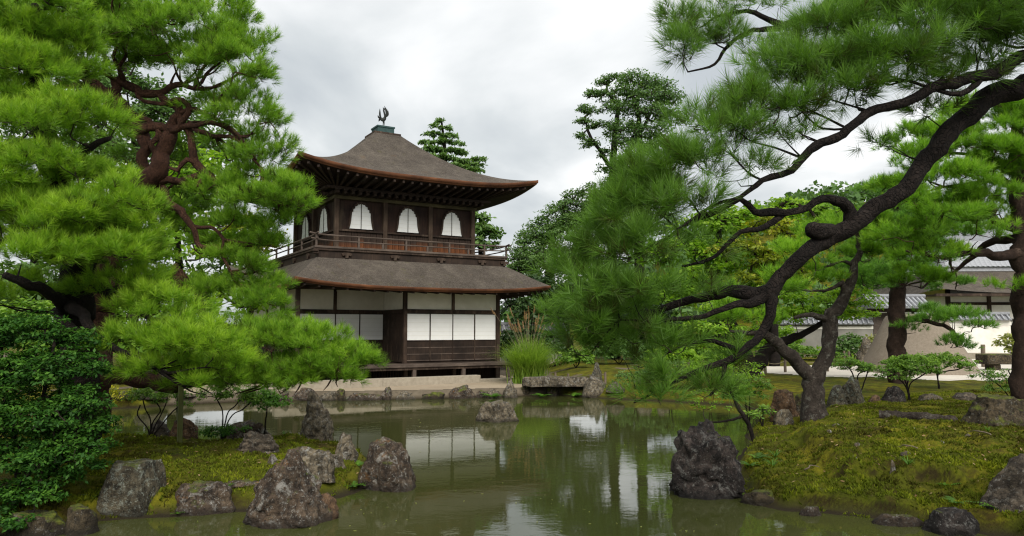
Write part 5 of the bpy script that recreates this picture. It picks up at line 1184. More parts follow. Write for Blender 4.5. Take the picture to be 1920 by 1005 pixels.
tree('big round broadleaf tree right of the pavilion', 1030, 46, 24, [[(1030, 600, 46, 24), (1032, 500, 46, 18), (1040, 420, 46, 9)]],
     [(1085, 385, 46, 44, 26, .8), (1050, 410, 46, 42, 28, .9), (1015, 440, 46, 42, 26), (1065, 450, 45.5, 60, 34), (990, 480, 45.7, 40, 28), (1040, 500, 45.3, 70, 40), (1110, 430, 46, 50, 40), (1100, 500, 45.4, 60, 50), (985, 520, 45.6, 36, 30), (1140, 390, 47, 50, 40), (975, 505, 45.8, 34, 30), (1000, 455, 46, 34, 24), (965, 545, 45.4, 30, 26), (1110, 362, 46, 30, 18, .7), (1080, 420, 45.6, 44, 26)],
     LEAF('lf_far', .125, anchors=5, shoots=30, clump=.45, tone=.55), bark='dark_bark', seed=36, **far)
tree('dark bushy tree below the broadleaf crown', 1060, 41, 20, [[(1060, 640, 41, 16), (1060, 580, 41, 10)]],
     [(1000, 545, 41, 55, 34), (1070, 560, 40.8, 70, 36), (970, 580, 40.5, 34, 30), (1130, 570, 40.8, 70, 40), (1030, 600, 40.3, 70, 26), (1200, 600, 40.5, 70, 36)], LEAF('lf_fardark', .18, anchors=3, shoots=26, clump=.45, tone=.45), bark='dark_bark', seed=37, **far)
tree('tall tree with gnarled open crown behind the overhanging pine', 1150, 43, 22, [[(1150, 600, 43, 24), (1148, 460, 43, 18), (1150, 300, 43, 13), (1160, 190, 43, 7)], [(1149, 320, 43, 9), (1110, 260, 43, 6), (1095, 220, 43, 3)], [(1150, 330, 43, 9), (1200, 250, 43, 7), (1230, 190, 43, 4)]],
     [(1150, 148, 43, 20, 9, .8), (1128, 156, 43, 16, 9, .8), (1112, 180, 43, 16, 9, .8), (1135, 180, 43, 22, 9, .7), (1096, 205, 43, 14, 9, .8), (1118, 210, 43, 18, 8, .6), (1090, 228, 43, 12, 8, .8), (1108, 236, 43, 16, 8, .6), (1130, 235, 42.8, 18, 9, .7), (1090, 258, 43, 13, 9, .8), (1112, 268, 43, 16, 8, .7), (1100, 275, 43, 12, 7, .7), (1135, 290, 43, 18, 9, .7), (1128, 320, 43, 14, 8, .7), (1140, 345, 43, 16, 10, .6), (1150, 200, 43, 20, 12, .7), (1150, 250, 43, 20, 14, .7)],
     LEAF('lf_far', .115, anchors=13, shoots=22, clump=.26, tone=.5, flatten=.8, low=-.8), bark='dark_bark', seed=38, **far)
tree('dense dark far pine with rounded tiers beside the gnarled tree', 1200, 41, 22, [[(1200, 600, 41, 22), (1198, 460, 41, 18), (1200, 300, 41, 12), (1195, 170, 41, 6)]],
     [(1190, 152, 41, 34, 14), (1225, 160, 41, 36, 16), (1165, 172, 41, 26, 12), (1205, 182, 40.6, 44, 15), (1250, 185, 41, 36, 18), (1178, 205, 40.7, 36, 14), (1222, 214, 40.6, 42, 15), (1262, 225, 41, 32, 20), (1172, 240, 40.8, 32, 14), (1215, 248, 40.6, 44, 15), (1165, 268, 41, 26, 13), (1200, 280, 40.6, 40, 15), (1245, 275, 41, 36, 20), (1178, 305, 40.8, 36, 14), (1222, 318, 40.7, 44, 18), (1175, 340, 41, 34, 16), (1220, 360, 40.8, 50, 24), (1165, 380, 41, 36, 22), (1130, 395, 41, 30, 22), (1185, 415, 40.8, 50, 26), (1130, 435, 41, 36, 26), (1240, 420, 40.8, 44, 28)],
     LEAF('lf_far', .11, anchors=7, shoots=26, clump=.50, tone=.44, flatten=.8, low=-.9), bark='dark_bark', seed=39, **far)
# behind the left pines
for k, (px, Y, lab, mt, spr) in enumerate((
        (330, 30, 'light green maple filling the gap behind the red limbed pine', 'lf_maple', [(300, 380, 30, 120, 60), (360, 470, 29.5, 110, 60), (300, 560, 29, 120, 60), (420, 580, 29, 80, 50), (400, 350, 30, 90, 70), (340, 650, 28.5, 110, 40)]),
        (470, 36, 'yellow leaved maple glimpsed beside the pavilion eaves', 'lf_yellow', [(465, 440, 36, 60, 34), (430, 470, 35.6, 60, 30), (490, 470, 36, 40, 26), (420, 420, 36, 44, 26)]),
        (60, 32, 'dense green tree deep behind the near pine', 'lf_far', [(40, 420, 32, 160, 90), (130, 560, 31, 150, 70), (-40, 560, 31, 120, 80), (200, 480, 32, 120, 80), (60, 640, 30, 160, 50), (210, 640, 30, 90, 50)]),
        (120, 27, 'low leafy thicket on the bank behind the left pines', 'lf_azalea', [(20, 640, 27, 130, 40), (180, 650, 27, 120, 40), (320, 660, 27, 90, 34), (100, 600, 27.5, 140, 40), (260, 610, 27.5, 110, 40), (-80, 620, 27, 120, 50), (430, 650, 27.5, 60, 40)]),
        (250, 40, 'tall pale leaved tree deep behind the red limbed pine', 'lf_far', [(100, 30, 40, 140, 70), (240, 60, 40, 120, 70), (-40, 200, 40, 120, 100), (220, 200, 40, 130, 80), (330, 240, 40, 100, 70), (120, 280, 40, 120, 90), (260, 330, 40, 140, 70), (60, 120, 40, 120, 90), (400, 290, 40, 60, 50), (420, 520, 38, 80, 60)]))):
    tree(lab, px, Y, 20, [[(px, 620, Y, 18), (px + 5, 500, Y, 14), (px, {250: 250, 120: 590}.get(px, 400), Y, 8)]], spr, LEAF(mt, .19, anchors=2.2, shoots=24, clump=.5, tone=.5), bark='dark_bark', seed=40 + k, **far)
# azaleas and other shrubs: stems from one foot, flat leafy tiers
def shrub(label, px, Y, stems, sprays, mat='lf_azalea', size=.045, seed=1, cat='shrub', name='azalea', anchors=44, shoots=28, clump=.10, group=None, flatten=.5, tone=.5, bark='dark_bark', low=-.35):
    p = bp(px, Y, .03); lim = []
    for k, st in enumerate(stems): lim.append(('stem', [(None, (*p, .018))] + [(q[0], q[1], Y + (q[2] if len(q) > 2 else 0), 2.2 if Y > 12 else 3.0) for q in st]))
    return plant(name, label, cat, p, lim, [(s[0], s[1], Y + s[2], s[3] * 1.12, s[4] * 1.35, *(s[5:])) for s in sprays], LEAF(mat, size, anchors=anchors, shoots=shoots, clump=clump, flatten=flatten, tone=tone, low=low), bark=bark, seed=seed, step=.05, maxlen=.12, tw=(.0022, .012), group=group)
shrub('twisted stemmed azalea on the islet beside the red brown boulder', 290, 13.2, [[(282, 790), (272, 765), (268, 750)], [(285, 795), (300, 770), (290, 752)], [(292, 795), (305, 770), (312, 752)], [(300, 800), (320, 775), (335, 762)], [(276, 800), (258, 778), (262, 760)]],
      [(275, 744, 0, 36, 14), (315, 748, 0, 34, 13), (345, 758, 0, 18, 9), (300, 738, .1, 40, 11)], seed=51)
shrub('bushy azalea with thick foot under the drooping pine bough', 420, 13.6, [[(418, 780), (412, 760), (405, 745)], [(425, 780), (440, 762), (450, 750)], [(430, 785), (455, 768), (470, 755)]],
      [(400, 742, 0, 34, 13), (445, 740, 0, 40, 14), (470, 752, 0, 24, 11), (425, 728, .1, 30, 10)], seed=52, tone=.55)
shrub('small pine like dark shrub at the islet tip', 500, 14.0, [[(500, 775), (500, 755)]], [(500, 757, 0, 36, 15), (490, 745, 0, 26, 10)], mat='nd_deep', size=.07, seed=53)
shrub('low dark green creeper beside the red brown boulder', 425, 13.0, [[(425, 812)]], [(410, 812, 0, 36, 9), (440, 808, 0, 26, 8)], mat='lf_dark', size=.05, seed=54, tone=.6)
shrub('round azalea on the moss lawn before the sand cone', 1700, 18.2, [[(1695, 720), (1670, 700)], [(1702, 720), (1710, 695)], [(1706, 722), (1735, 700)], [(1699, 720), (1690, 690)]],
      [(1680, 702, 0, 36, 20), (1715, 692, 0, 44, 20), (1740, 695, 0, 26, 14), (1700, 680, 0, 30, 9)], seed=55, size=.055)
shrub('wide flat tiered azalea before the sand cone', 1756, 20.5, [[(1758, 700), (1770, 690), (1785, 685)], [(1756, 702), (1745, 692), (1715, 685)], [(1760, 700), (1790, 694), (1805, 690)]],
      [(1690, 678, 0, 34, 8), (1735, 676, 0, 44, 9), (1780, 682, 0, 44, 11), (1765, 672, .1, 36, 8), (1805, 690, 0, 16, 7), (1670, 682, 0, 16, 6)], seed=56, size=.055)
shrub('low azalea leaning left of the pointed rock', 1605, 20.5, [[(1600, 705), (1592, 690)], [(1608, 705), (1620, 695)], [(1625, 705), (1628, 695)]],
      [(1580, 682, 0, 36, 12), (1605, 690, 0, 30, 10), (1625, 694, 0, 20, 9)], seed=57, size=.055, tone=.42)
shrub('sparse twiggy azalea beside the moss topped boulder', 1896, 16.5, [[(1893, 745), (1870, 720), (1840, 700)], [(1897, 740), (1900, 715), (1890, 695)], [(1900, 745), (1920, 720), (1930, 705)]],
      [(1850, 705, 0, 36, 12, .6), (1890, 715, 0, 34, 14, .7), (1920, 710, 0, 30, 14, .7), (1870, 730, 0, 30, 10, .6)], seed=58, size=.05, tone=.35)
for k, (px, Y, rx, ry, lab, mt) in enumerate(((1655, 34, 34, 20, 'pale yellow green shrub beside the furrowed standing rock', 'lf_paleyellow'), (1595, 37, 30, 16, 'dark leaved shrub before the grey wall', 'lf_far'), (1480, 40, 60, 13, 'clipped azalea hedge behind the far rope fence', 'lf_azalea'), (1560, 40, 40, 12, 'bright clipped azalea behind the far fence posts', 'lf_maple'), (1895, 38, 26, 18, 'small yellow green shrub before the white wall', 'lf_paleyellow'), (1340, 36, 60, 18, 'loose azalea mound under the dark maple', 'lf_azalea'), (1440, 43, 60, 30, 'tall loose green hedge shrub before the grey wall end', 'lf_maple'), (1310, 42, 80, 36, 'broad green shrub mass behind the drooping bough', 'lf_azalea'), (1210, 41, 70, 36, 'deep green shrub mass behind the moss lawn', 'lf_far'), (1260, 33, 50, 18, 'green shrub behind the drooping needles', 'lf_maple'), (1160, 36, 60, 24, 'dark evergreen shrub beyond the pampas grass', 'lf_far'), (1080, 33, 30, 16, 'small glossy shrub behind the wooden stake', 'lf_azalea'), (985, 38.3, 44, 34, 'dark evergreen hedge shrub behind the pampas plumes', 'lf_fardark'), (1040, 37.5, 34, 28, 'deep green shrub between the pampas grass and the far wall', 'lf_fardark'), (955, 37, 20, 26, 'narrow dark shrub against the pavilion flank', 'lf_fardark'))):
    yb = 617 + 1.67 / Y * F; p = on(px, Y); r = ry * mpp(Y)
    sp = [(px, yb - ry * .95, 0, rx * .75, ry), (px - rx * .5, yb - ry * .8, 0, rx * .5, ry * .8), (px + rx * .5, yb - ry * .85, 0, rx * .5, ry * .8)]
    if px == 1655: sp = [(1650, 640, 0, 26, 10), (1675, 648, 0, 18, 12), (1640, 655, 0, 20, 10), (1665, 662, 0, 24, 12)]
    if px == 1595: sp = [(1590, 640, 0, 24, 12), (1605, 652, 0, 24, 12), (1585, 660, 0, 24, 12)]
    if px == 1895: sp = [(1895, 642, 0, 24, 14), (1905, 655, 0, 20, 12)]
    shrub(lab, px, Y, [[(px - rx * .3, yb - ry * .8)], [(px + rx * .3, yb - ry * .9)], [(px, yb - ry)]], sp, mat=mt, size=.13, seed=60 + k, anchors=7, shoots=20, clump=.22, name='shrub')
# big dark bush in the left corner
pd_ = bp(60, 9.0)
plant('bush', 'large dark green bush overhanging the water in the corner', 'bush', pd_,
      [('stem', [(None, (*pd_, .04)), (60, 850, 9.0, 9), (80, 740, 9.0, 7), (100, 650, 9.0, 4)]), ('stem', [(None, (*pd_, .04)), (30, 850, 9.0, 9), (10, 740, 9.0, 7), (0, 640, 9.1, 4)]), ('stem', [(None, (*pd_, .03)), (100, 880, 8.9, 8), (150, 800, 8.8, 5)])],
      [(60, 630, 9.2, 90, 45), (-20, 640, 9.2, 80, 50), (120, 690, 9.1, 80, 45), (40, 710, 8.9, 100, 45), (150, 760, 9.0, 62, 42), (60, 790, 8.8, 100, 42), (-30, 760, 8.8, 80, 60), (130, 830, 8.9, 75, 36), (20, 870, 8.7, 90, 40), (90, 900, 8.8, 60, 28, .8), (-20, 950, 8.5, 70, 45, .8), (20, 740, 9.4, 110, 70, .6), (70, 830, 9.2, 110, 60, .6), (60, 930, 8.6, 60, 26, .9), (165, 880, 8.9, 44, 26, .8), (110, 860, 8.7, 70, 30), (185, 800, 9.0, 34, 30), (10, 985, 8.3, 60, 22, .7), (175, 700, 9.2, 30, 26), (150, 640, 9.3, 40, 22)],
      LEAF('lf_dark', .052, anchors=74, shoots=32, clump=.11, flatten=.45, tone=.48, low=-.4), bark='dark_bark', seed=71, step=.08, maxlen=.18, tw=(.0025, .02))
# yellow foliage on the left far bank, green tufts along the water
shrub('small yellow green bush on the left far bank', 226, 21.5, [[(226, 745)]], [(222, 740, 0, 26, 14), (236, 748, 0, 16, 9)], mat='lf_yellow', size=.07, seed=72, name='shrub', anchors=16, clump=.14)
for k, (px, Y, w, h, lab, mt, nm) in enumerate(((1190, 24.7, 44, 34, 'low leafy shrub right of the dark angular rock', 'lf_far', 'shrub'), (1330, 24.2, 84, 58, 'leafy green shrub leaning over the far water under the bough', 'lf_maple', 'shrub'), (1255, 24.4, 60, 44, 'dark green shrub at the far waterline', 'lf_far', 'shrub'), (1425, 15.8, 26, 26, 'fresh green shrub at the mound edge by the channel', 'lf_azalea', 'shrub'), (1400, 18.5, 60, 56, 'dense green shrub on the bank below the dark maple', 'lf_azalea', 'shrub'))):
    yb = 617 + (EYE - .3) / Y * F
    shrub(lab, px, Y, [[(px - 4, yb - h * .5)], [(px + 5, yb - h * .6)]], [(px, yb - h * .55, 0, w * .7, h * .5), (px - w * .5, yb - h * .4, 0, w * .4, h * .4), (px + w * .5, yb - h * .45, 0, w * .4, h * .4)], mat=mt, size=.075, seed=80 + k, anchors=16, shoots=22, clump=.14, name=nm)
# leaning sapling at the channel mouth
sb = bp(1412, 14.4)
plant('sapling', 'thin leaning sapling with light leaves over the channel mouth', 'tree', sb,
      [('trunk', [(None, (*sb, .035)), (1400, 790, 14.4, 8), (1385, 765, 14.4, 7), (1372, 740, 14.5, 5), (1350, 715, 14.5, 3)]), ('branch', [(1395, 780, 14.4, 5), (1360, 790, 14.3, 4), (1325, 792, 14.2, 2)])],
      [(1370, 720, 14.5, 50, 26), (1320, 745, 14.4, 50, 20, .8), (1400, 700, 14.6, 44, 24), (1350, 765, 14.3, 36, 14, .6), (1290, 765, 14.4, 36, 14, .5)],
      LEAF('lf_maple', .06, anchors=14, shoots=16, clump=.15, flatten=.4, tone=.38), bark='dark_bark', seed=73, step=.06, maxlen=.14, tw=(.0022, .012))
# ferns and grass tufts
def fern(label, px, py, Y, z, rad, n, mat='lf_fern', seed=1, name='fern', cat='fern', group=None, up=.7, leafy=True):
    r = np.random.RandomState(seed); x = (px - 960) / F * Y; p = np.array([x, Y, z]); V = []; T = []
    root = empty(name, p, 0, label, cat, group)
    for k in range(n):
        a = r.rand() * 6.283; L = rad * r.uniform(.6, 1.1); t = np.linspace(0, 1, 9); d = np.array([math.cos(a), math.sin(a), 0])
        c = t[:, None] * d * L + np.array([0, 0, 1.]) * (L * up * (t - .75 * t * t))[:, None]; s = np.cross(d, [0, 0, 1.])
        fv = []; 
        if leafy:
            for i in range(1, 9):
                w = L * .26 * math.sin(math.pi * min(1, t[i] * .9 + .1)); 
                for sg in (-1, 1): fv += [c[i - 1] * .5 + c[i] * .5, c[i] + s * sg * w - [0, 0, .1 * w], c[i] + (c[i] - c[i - 1]) * .35]
        else:
            for i in range(8):
                w0 = L * .03 * (1 - t[i]) + .0008; w1 = L * .03 * (1 - t[i + 1]) + .0008; fv += [c[i] - s * w0, c[i] + s * w0, c[i + 1] + s * w1, c[i] - s * w0, c[i + 1] + s * w1, c[i + 1] - s * w1]
        fv = np.array(fv); V.append(fv); tt = r.uniform(.3, .8)
        fobj('frond' if leafy else 'blade', fv, np.arange(len(fv)).reshape(-1, 3), 3, M[mat], root, attr={'tint': np.clip(tt + r.normal(size=len(fv)) * .06, 0, 1)})
for k, (px, py, Y, rad, n, lab) in enumerate(((668, 880, 10.7, .30, 13, 'bright fern between the slim pale rock and the blocky rock'), (676, 832, 11.6, .26, 12, 'upright green fern tuft behind the blocky rock'), (432, 935, 9.7, .16, 9, 'little fern at the low ledge rock'), (196, 975, 9.25, .22, 9, 'dark fern at the foot of the square topped rock'), (345, 960, 9.2, .14, 9, 'green creeper tuft on the low dark rock'), (1015, 738, 24.7, .5, 12, 'bright fern under the stone bridge'), (1075, 735, 24.9, .45, 12, 'yellow green fern below the bridge slab'), (925, 735, 24.5, .5, 12, 'green fern spilling over the terrace edge'), (1398, 900, 11.4, .25, 10, 'grassy fern beside the black rock'), (1412, 880, 11.9, .28, 10, 'grassy green tuft above the moss tongue stone'), (1760, 905, 9.6, .2, 10, 'broad leaved plant on the mound bank'), (1850, 950, 8.6, .25, 12, 'ivy tuft beside the corner slab rock'), (1775, 955, 8.8, .2, 10, 'small leafy creeper at the mound waterline'), (490, 742, 24.4, .5, 10, 'fern at the pond edge below the thin slab'))):
    x = (px - 960) / F * Y; z = max(0.02, gz(x, Y)); fern(lab, px, py, Y, z, rad, n, seed=90 + k)
for k, (px, Y, rad, n, lab) in enumerate(((1690, 9.9, .20, 26, 'tuft of thin grass on the mound bank'), (1440, 11.2, .22, 30, 'loose grass tuft behind the moss tongue stone'), (1445, 11.8, .2, 26, 'soft grass clump by the black rock'), (538, 13.3, .14, 14, 'thin grass sprig at the islet tip'), (1840, 12.6, .18, 14, 'young leafy sprig before the moss topped boulder'))):
    x = (px - 960) / F * Y; fern(lab, px, 0, Y, gz(x, Y), rad, n, seed=120 + k, name='grass_tuft', cat='grass', up=1.6, leafy=False)
# pampas grass beside the pavilion
pg = on(992, 27.6); root = empty('pampas_grass', pg, 0, 'tall pampas grass clump with tan plumes beside the pavilion', 'grass'); r = np.random.RandomState(9)
V = []; T = []
for k in range(2400):
    a = r.rand() * 6.283; L = r.uniform(1.2, 2.1); out = r.uniform(.15, .95); b_ = r.normal(size=2) * .22; t = np.linspace(0, 1, 7)
    d = np.array([math.cos(a), math.sin(a), 0]); c = np.array([b_[0], b_[1] * .7, 0]) + d * (out * L * t ** 1.6)[:, None] * 1.0 + np.array([0, 0, 1.]) * (L * (t - .50 * out * t ** 2.6))[:, None]; s = np.array([-d[1], d[0], 0]); tt = r.uniform(.25, .9)
    for i in range(6):
        w0, w1 = .014 * (1 - t[i]) + .001, .014 * (1 - t[i + 1]) + .001; V += [c[i] - s * w0, c[i] + s * w0, c[i + 1] + s * w1, c[i + 1] - s * w1]; T += [tt * .8, tt * .8, tt, tt]
fobj('blades', np.array(V), np.arange(len(V)).reshape(-1, 4), 4, M['grassblade'], root, attr={'tint': np.array(T)}, kind='stuff')
for k in range(26):
    a = r.uniform(-2.6, .2) if k % 3 else r.rand() * 6.28; H_ = r.uniform(1.8, 2.6); lean = r.uniform(.1, .55); d = np.array([math.cos(a), math.sin(a) * .5, 0]) * (1 if k % 2 else -1); st = np.array([[*(d * lean * H_ * q ** 1.5)[:2], H_ * q] for q in np.linspace(0, 1, 6)])
    o = MB().tube(st, np.linspace(.006, .003, 6), 4).build('plume_stalk', M['rope'], root); V = []; tp = st[-1]; dirr = nrm(st[-1] - st[-2])
    for q in range(90):
        u0 = r.rand(); b0_ = tp - dirr * .05 + dirr * .34 * u0; dd = nrm(dirr * 1.1 + d * .35 + r.normal(size=3) * .35); l = .13 * (1.1 - .6 * u0); s = nrm(np.cross(dd, r.normal(size=3))) * .004; V += [b0_ - s, b0_ + s, b0_ + dd * l]
    V = np.array(V); fobj('plume', V, np.arange(len(V)).reshape(-1, 3), 3, M['plume'], o, attr={'tint': np.clip(r.normal(size=len(V)) * .15 + .5, 0, 1)})

# ================================================================== far wall, gate, hall and hill
def wallrun(name, label, pxa, Ya, pxb, Yb, h, mat, roof=True):
    a, b_ = on(pxa, Ya), on(pxb, Yb); L = np.linalg.norm(b_[:2] - a[:2]); rz = math.atan2(b_[1] - a[1], b_[0] - a[0]); z0 = min(a[2], b_[2]) - .1
    root = empty(name, (a[0], a[1], z0), rz, label, 'wall'); MB().box(0, L, -.15, .15, 0, h).build('plaster_face', M[mat], root); MB().box(-.01, L + .01, -.19, .19, -.02, .42).build('stone_foot', M['granite'], root)
    MB().box(-.01, L + .01, -.17, .17, h - .28, h - .12).build('plaster_band', M['whitewall'], root)
    if roof:
        MB().prism([(-.42, h + .02), (0, h + .30), (.42, h + .02), (.40, h - .02), (-.40, h - .02)], 0, L).build('tile_cap', M['tile'], root).rotation_euler = (0, 0, 0)
        o = root.children[-1]; me = o.data
        for v_ in me.vertices: x_, y_, z_ = v_.co; v_.co = (y_, -x_, z_)
        me.flip_normals()
        pr = MB().tube([(0, -.46, h + .045), (0, -.24, h + .19), (0, -.02, h + .34)], .055, 6).build('cap_tile', M['tile2'], root); pr.location = (.12, 0, 0)
        for x in np.arange(.40, L, .28): dupe(pr, (x, 0, 0))
        MB().tube([(-.02, 0, h + .37), (L + .02, 0, h + .37)], .11, 8).build('ridge_tile', M['tile'], root)
    return root
wallrun('garden_wall', 'white plaster garden wall with grey tile cap before the hall', 1716, 44, 1893, 43, 2.3, 'whitewall')
wallrun('garden_wall', 'grey plaster garden wall with tile cap behind the azalea hedge', 1440, 46.5, 1636, 45, 2.1, 'greywall')
wallrun('garden_wall', 'distant wall with tile cap behind the pampas grass', 940, 40.5, 1060, 41, 2.0, 'greywall')
# gate with tiled roof
g0 = on(1678, 45); gate = empty('gate', (g0[0], g0[1], g0[2] - .05), 0, 'small timber gate with grey tiled roof beside the white wall', 'gate')
gw = 38 * mpp(45)
for x in (-gw, -.15, gw): MB().box(x - .13, x + .13, -.13, .13, 0, 2.75).build('gate_post', M['greywood'], gate)
MB().box(-gw - .35, gw + .35, -.14, .14, 2.752, 3.0).build('lintel', M['wood'], gate); MB().box(-gw + .14, -.29, .05, .10, 0, 2.7).build('gate_door', M['greywood'], gate)
MB().box(.0, gw - .14, .05, .10, 1.0, 1.15).build('gate_rail', M['wood'], gate)
rf = MB().add([(-gw - .6, -1.0, 3.02), (gw + .6, -1.0, 3.02), (gw + .6, 0, 3.62), (-gw - .6, 0, 3.62), (gw + .6, 1.0, 3.02), (-gw - .6, 1.0, 3.02), (-gw - .6, -1.0, 2.95), (gw + .6, -1.0, 2.95), (gw + .6, 1.0, 2.95), (-gw - .6, 1.0, 2.95)], [(0, 1, 2, 3), (3, 2, 4, 5), (6, 9, 8, 7), (0, 6, 7, 1), (5, 4, 8, 9), (1, 7, 8, 4, 2), (0, 3, 5, 9, 6)]).build('gate_roof', M['tile'], gate)
tl = MB().tube([(0, -1.03, 3.03), (0, -.5, 3.35), (0, -.02, 3.66)], .075, 6).build('roof_tile_row', M['tile2'], rf); tl.location = (-gw - .5, 0, 0)
for x in np.arange(-gw - .22, gw + .6, .28): dupe(tl, (x, 0, 0))
MB().tube([(-gw - .65, 0, 3.70), (gw + .65, 0, 3.70)], .14, 8).build('ridge_tile', M['tile'], rf)
# hall: plaster walls, bark shingle lower roof, tiled upper roof
h0 = on(1790, 50); hall = empty('hall', (h0[0], h0[1], h0[2]), math.radians(-4), 'large temple hall with bark lower roof and grey tiled upper roof', 'hall')
s_ = mpp(50)
MB().box(.4, 16, 1.5, 14, 0, 4.4).build('hall_wall', M['whitewall'], hall); MB().box(.39, 16.01, 1.49, 14.01, 0, 1.9).build('dado_boards', M['wood2'], hall)
for x in (.4, 3.1, 5.8, 8.5, 11.2): MB().box(x - .12, x + .12, 1.38, 1.62, 0, 4.4).build('hall_post', M['wood'], hall)
MB().box(.3, 16.1, 1.40, 1.60, 3.3, 3.5).build('tie_beam', M['wood'], hall); MB().box(.3, 16.1, 1.40, 1.60, 2.2, 2.36).build('tie_beam', M['wood'], hall)
v = []; f = []; nx, ny = 30, 10
for i in range(nx + 1):
    for j in range(ny + 1):
        s = j / ny; x0 = -1.3 + 2.0 * s; x = x0 + (18.5 - x0) * i / nx; cl = .35 * max(0, 1 - i / 8) ** 2 * (1 - s) ** 2; v.append((x, -.4 + 3.4 * s, 4.05 + 1.75 * (.75 * s + .25 * s * s) + cl))
for i in range(nx):
    for j in range(ny): q = i * (ny + 1) + j; f.append((q, q + ny + 1, q + ny + 2, q + 1))
# hip end on the left
b0n = len(v)
for i in range(11):
    for j in range(ny + 1):
        s = j / ny; y0 = -.4 + 3.4 * s; v.append((-1.3 + 2.0 * s, y0 + (14 - y0) * i / 10, 4.05 + 1.75 * (.75 * s + .25 * s * s) + .35 * max(0, 1 - i / 3) ** 2 * (1 - s) ** 2))
for i in range(10):
    for j in range(ny): q = b0n + i * (ny + 1) + j; f.append((q, q + 1, q + ny + 2, q + ny + 1))
lr = MB().add(v, f).build('bark_roof', M['shingle'], hall, smooth=True); MB().box(-1.25, 18.5, -.36, -.10, 3.84, 4.02).build('eave_board', M['wood'], lr); MB().box(-1.2, 18.4, -.1, 1.5, 3.9, 3.98).build('soffit', M['wood2'], lr)
MB().box(.5, 18.5, 2.85, 3.35, 5.75, 6.05).build('white_gutter', M['tile2'], hall)
ur = MB().add([(.6, 2.7, 6.05), (18.5, 2.7, 6.05), (18.5, 9, 9.6), (3.2, 9, 9.6), (.6, 13, 6.05)], [(0, 1, 2, 3), (0, 3, 4)]).build('tiled_roof', M['tile'], hall)
sl = math.atan2(3.55, 6.3); tp = MB().add([(-.17, -.16, 0), (-.06, -.19, .045), (.09, -.19, .0), (.17, -.16, .03), (-.17, .20, .03), (-.06, .20, .075), (.09, .20, .03), (.17, .20, .06)], [(0, 1, 5, 4), (1, 2, 6, 5), (2, 3, 7, 6)]).build('roof_tile', M['tile2'], ur, smooth=False)
first = True; cnt = 0
for r_ in range(13):
    for c_ in range(21):
        y = 2.85 + r_ * .30; z = 6.07 + (y - 2.7) * math.tan(sl); x = 1.2 + r_ * .10 + c_ * .34
        if x > 8.4: continue
        if first: tp.location = (x, y, z); tp.rotation_euler = (sl, 0, 0); first = False
        else: dupe(tp, (x, y, z), (sl, 0, 0))
MB().tube([(.6, 2.7, 6.12), (3.2, 9, 9.68)], .12, 8).build('hip_ridge', M['tile'], ur); MB().tube([(3.2, 9, 9.75), (18.5, 9, 9.75)], .2, 8).build('main_ridge', M['tile'], ur)
# stone trough right of the cone
t0 = on(1888, 30); tr = MB().box(-1.1, 1.1, -.4, .4, .22, .62).box(-.8, -.5, -.3, .3, -.05, .219).box(.5, .8, -.3, .3, -.05, .219).build('stone_bench', R['e'], None, bevel=.03); tr.location = t0; tag(tr, 'mossy stone bench slab on two feet right of the sand cone', 'bench')
# wooded hill
hx = np.linspace(-60, 260, 120); hy = np.linspace(120, 330, 60); HX, HY = np.meshgrid(hx, hy)
def hill_z(X, Y): return .2 + 42 * np.exp(-((X - 105) / 55) ** 2) * ss(120, 230, Y) + 10 * np.exp(-((X - 40) / 40) ** 2) * ss(120, 200, Y) + 2.5 * fbm2(X, Y, .03, 3, .5, 2)
HZ = hill_z(HX, HY) - .5; q = np.arange(59)[:, None] * 120 + np.arange(119)[None]
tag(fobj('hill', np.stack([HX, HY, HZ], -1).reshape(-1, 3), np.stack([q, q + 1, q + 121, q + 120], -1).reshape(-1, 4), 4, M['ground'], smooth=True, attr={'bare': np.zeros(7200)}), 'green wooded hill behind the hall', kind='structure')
r = np.random.RandomState(77); nT = 600; TX = r.uniform(0, 190, nT); TY = r.uniform(130, 240, nT); TZ = hill_z(TX, TY); V = []; T = []
q = nrm(r.normal(size=(nT, 45, 3))); q[:, :, 2] = np.abs(q[:, :, 2]) * 1.0 + .0; P = np.stack([TX, TY, TZ + 1.5], 1)[:, None] + q * (r.uniform(2.2, 4.2, nT)[:, None, None] * np.array([1, 1, 1.15])); Nn = nrm(q + r.normal(size=q.shape) * .5)
V, Fc, T = leaves(P.reshape(-1, 3), Nn.reshape(-1, 3), np.repeat(.45 + r.normal(size=nT) * .16, 45), 1.5, r, .8)
tag(fobj('hillside_forest', V, Fc, 4, M['lf_far'], attr={'tint': T}, kind='stuff'), 'mixed green forest covering the far hill', 'forest')

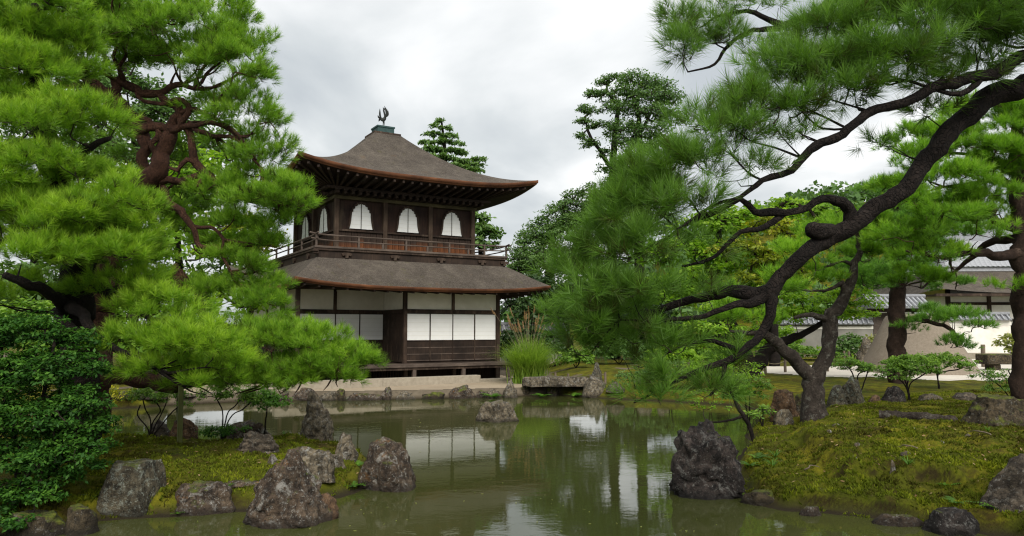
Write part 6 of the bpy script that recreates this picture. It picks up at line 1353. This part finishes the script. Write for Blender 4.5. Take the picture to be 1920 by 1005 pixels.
# fallen leaves and dead needles lying on the moss
r = np.random.RandomState(91); nL = 900
Yl = np.concatenate([r.uniform(8.6, 17, 620), r.uniform(9.3, 14, 280)]); Xl = np.concatenate([r.uniform(.33, .72, 620), r.uniform(-.5, -.2, 280)]) * Yl
kp = poly_sd(Xl, Yl, POND) > .12; Xl, Yl = Xl[kp], Yl[kp]; P = np.stack([Xl, Yl, ground_z(Xl, Yl) + .022], 1)
V, Fc, T = leaves(P, nrm(np.array([0, 0, 1.]) + r.normal(size=P.shape) * .3), r.uniform(.1, 1, len(P)), .055, r, .38)
tag(fobj('leaf_litter', V, Fc, 4, M['plume'], attr={'tint': T}, kind='stuff'), 'scattered tan fallen leaves and needles on the moss', 'leaf litter')
# dead twigs on the mound
for (px, Y, L_, a_, lab) in ((1850, 11.6, .45, 1.9, 'pale bare root standing out of the mound moss'), (1712, 10.6, .30, 2.3, 'thin pale twig lying on the mound moss'), (1500, 10.4, .26, .4, 'short dead twig at the mound edge by the black rock'), (1885, 10.2, .32, .2, 'thin grey twig on the moss by the corner slab')):
    p = on(px, Y); t = np.linspace(0, 1, 8); pts = np.stack([np.cos(a_) * L_ * t + .03 * np.sin(t * 9), np.sin(a_) * L_ * t, .02 + .05 * np.sin(t * 3.1)], 1)
    o = MB().tube(pts, np.linspace(.011, .004, 8), 6).build('twig', M['post'], None, smooth=True); o.location = p; tag(o, lab, 'twig')

# needles and leaves drifting on the pond
r = np.random.RandomState(95); Yl = 8.5 + 15 * r.rand(420) ** 1.6; Xl = r.uniform(-.42, .40, 420) * Yl; kp = (poly_sd(Xl, Yl, POND) < -.15) & (fbm2(Xl, Yl, .5, 3, .5, 3) > -.12); Xl, Yl = Xl[kp], Yl[kp]
V, Fc, T = leaves(np.stack([Xl, Yl, np.full(len(Xl), .006)], 1), np.tile([0, 0, 1.], (len(Xl), 1)), r.uniform(.2, 1, len(Xl)), .045, r, .4); V[:, 2] = .006
tag(fobj('floating_leaves', V, Fc, 4, M['lf_paleyellow'], attr={'tint': T}, kind='stuff'), 'tiny yellow leaves and needles floating on the pond', 'leaf litter')
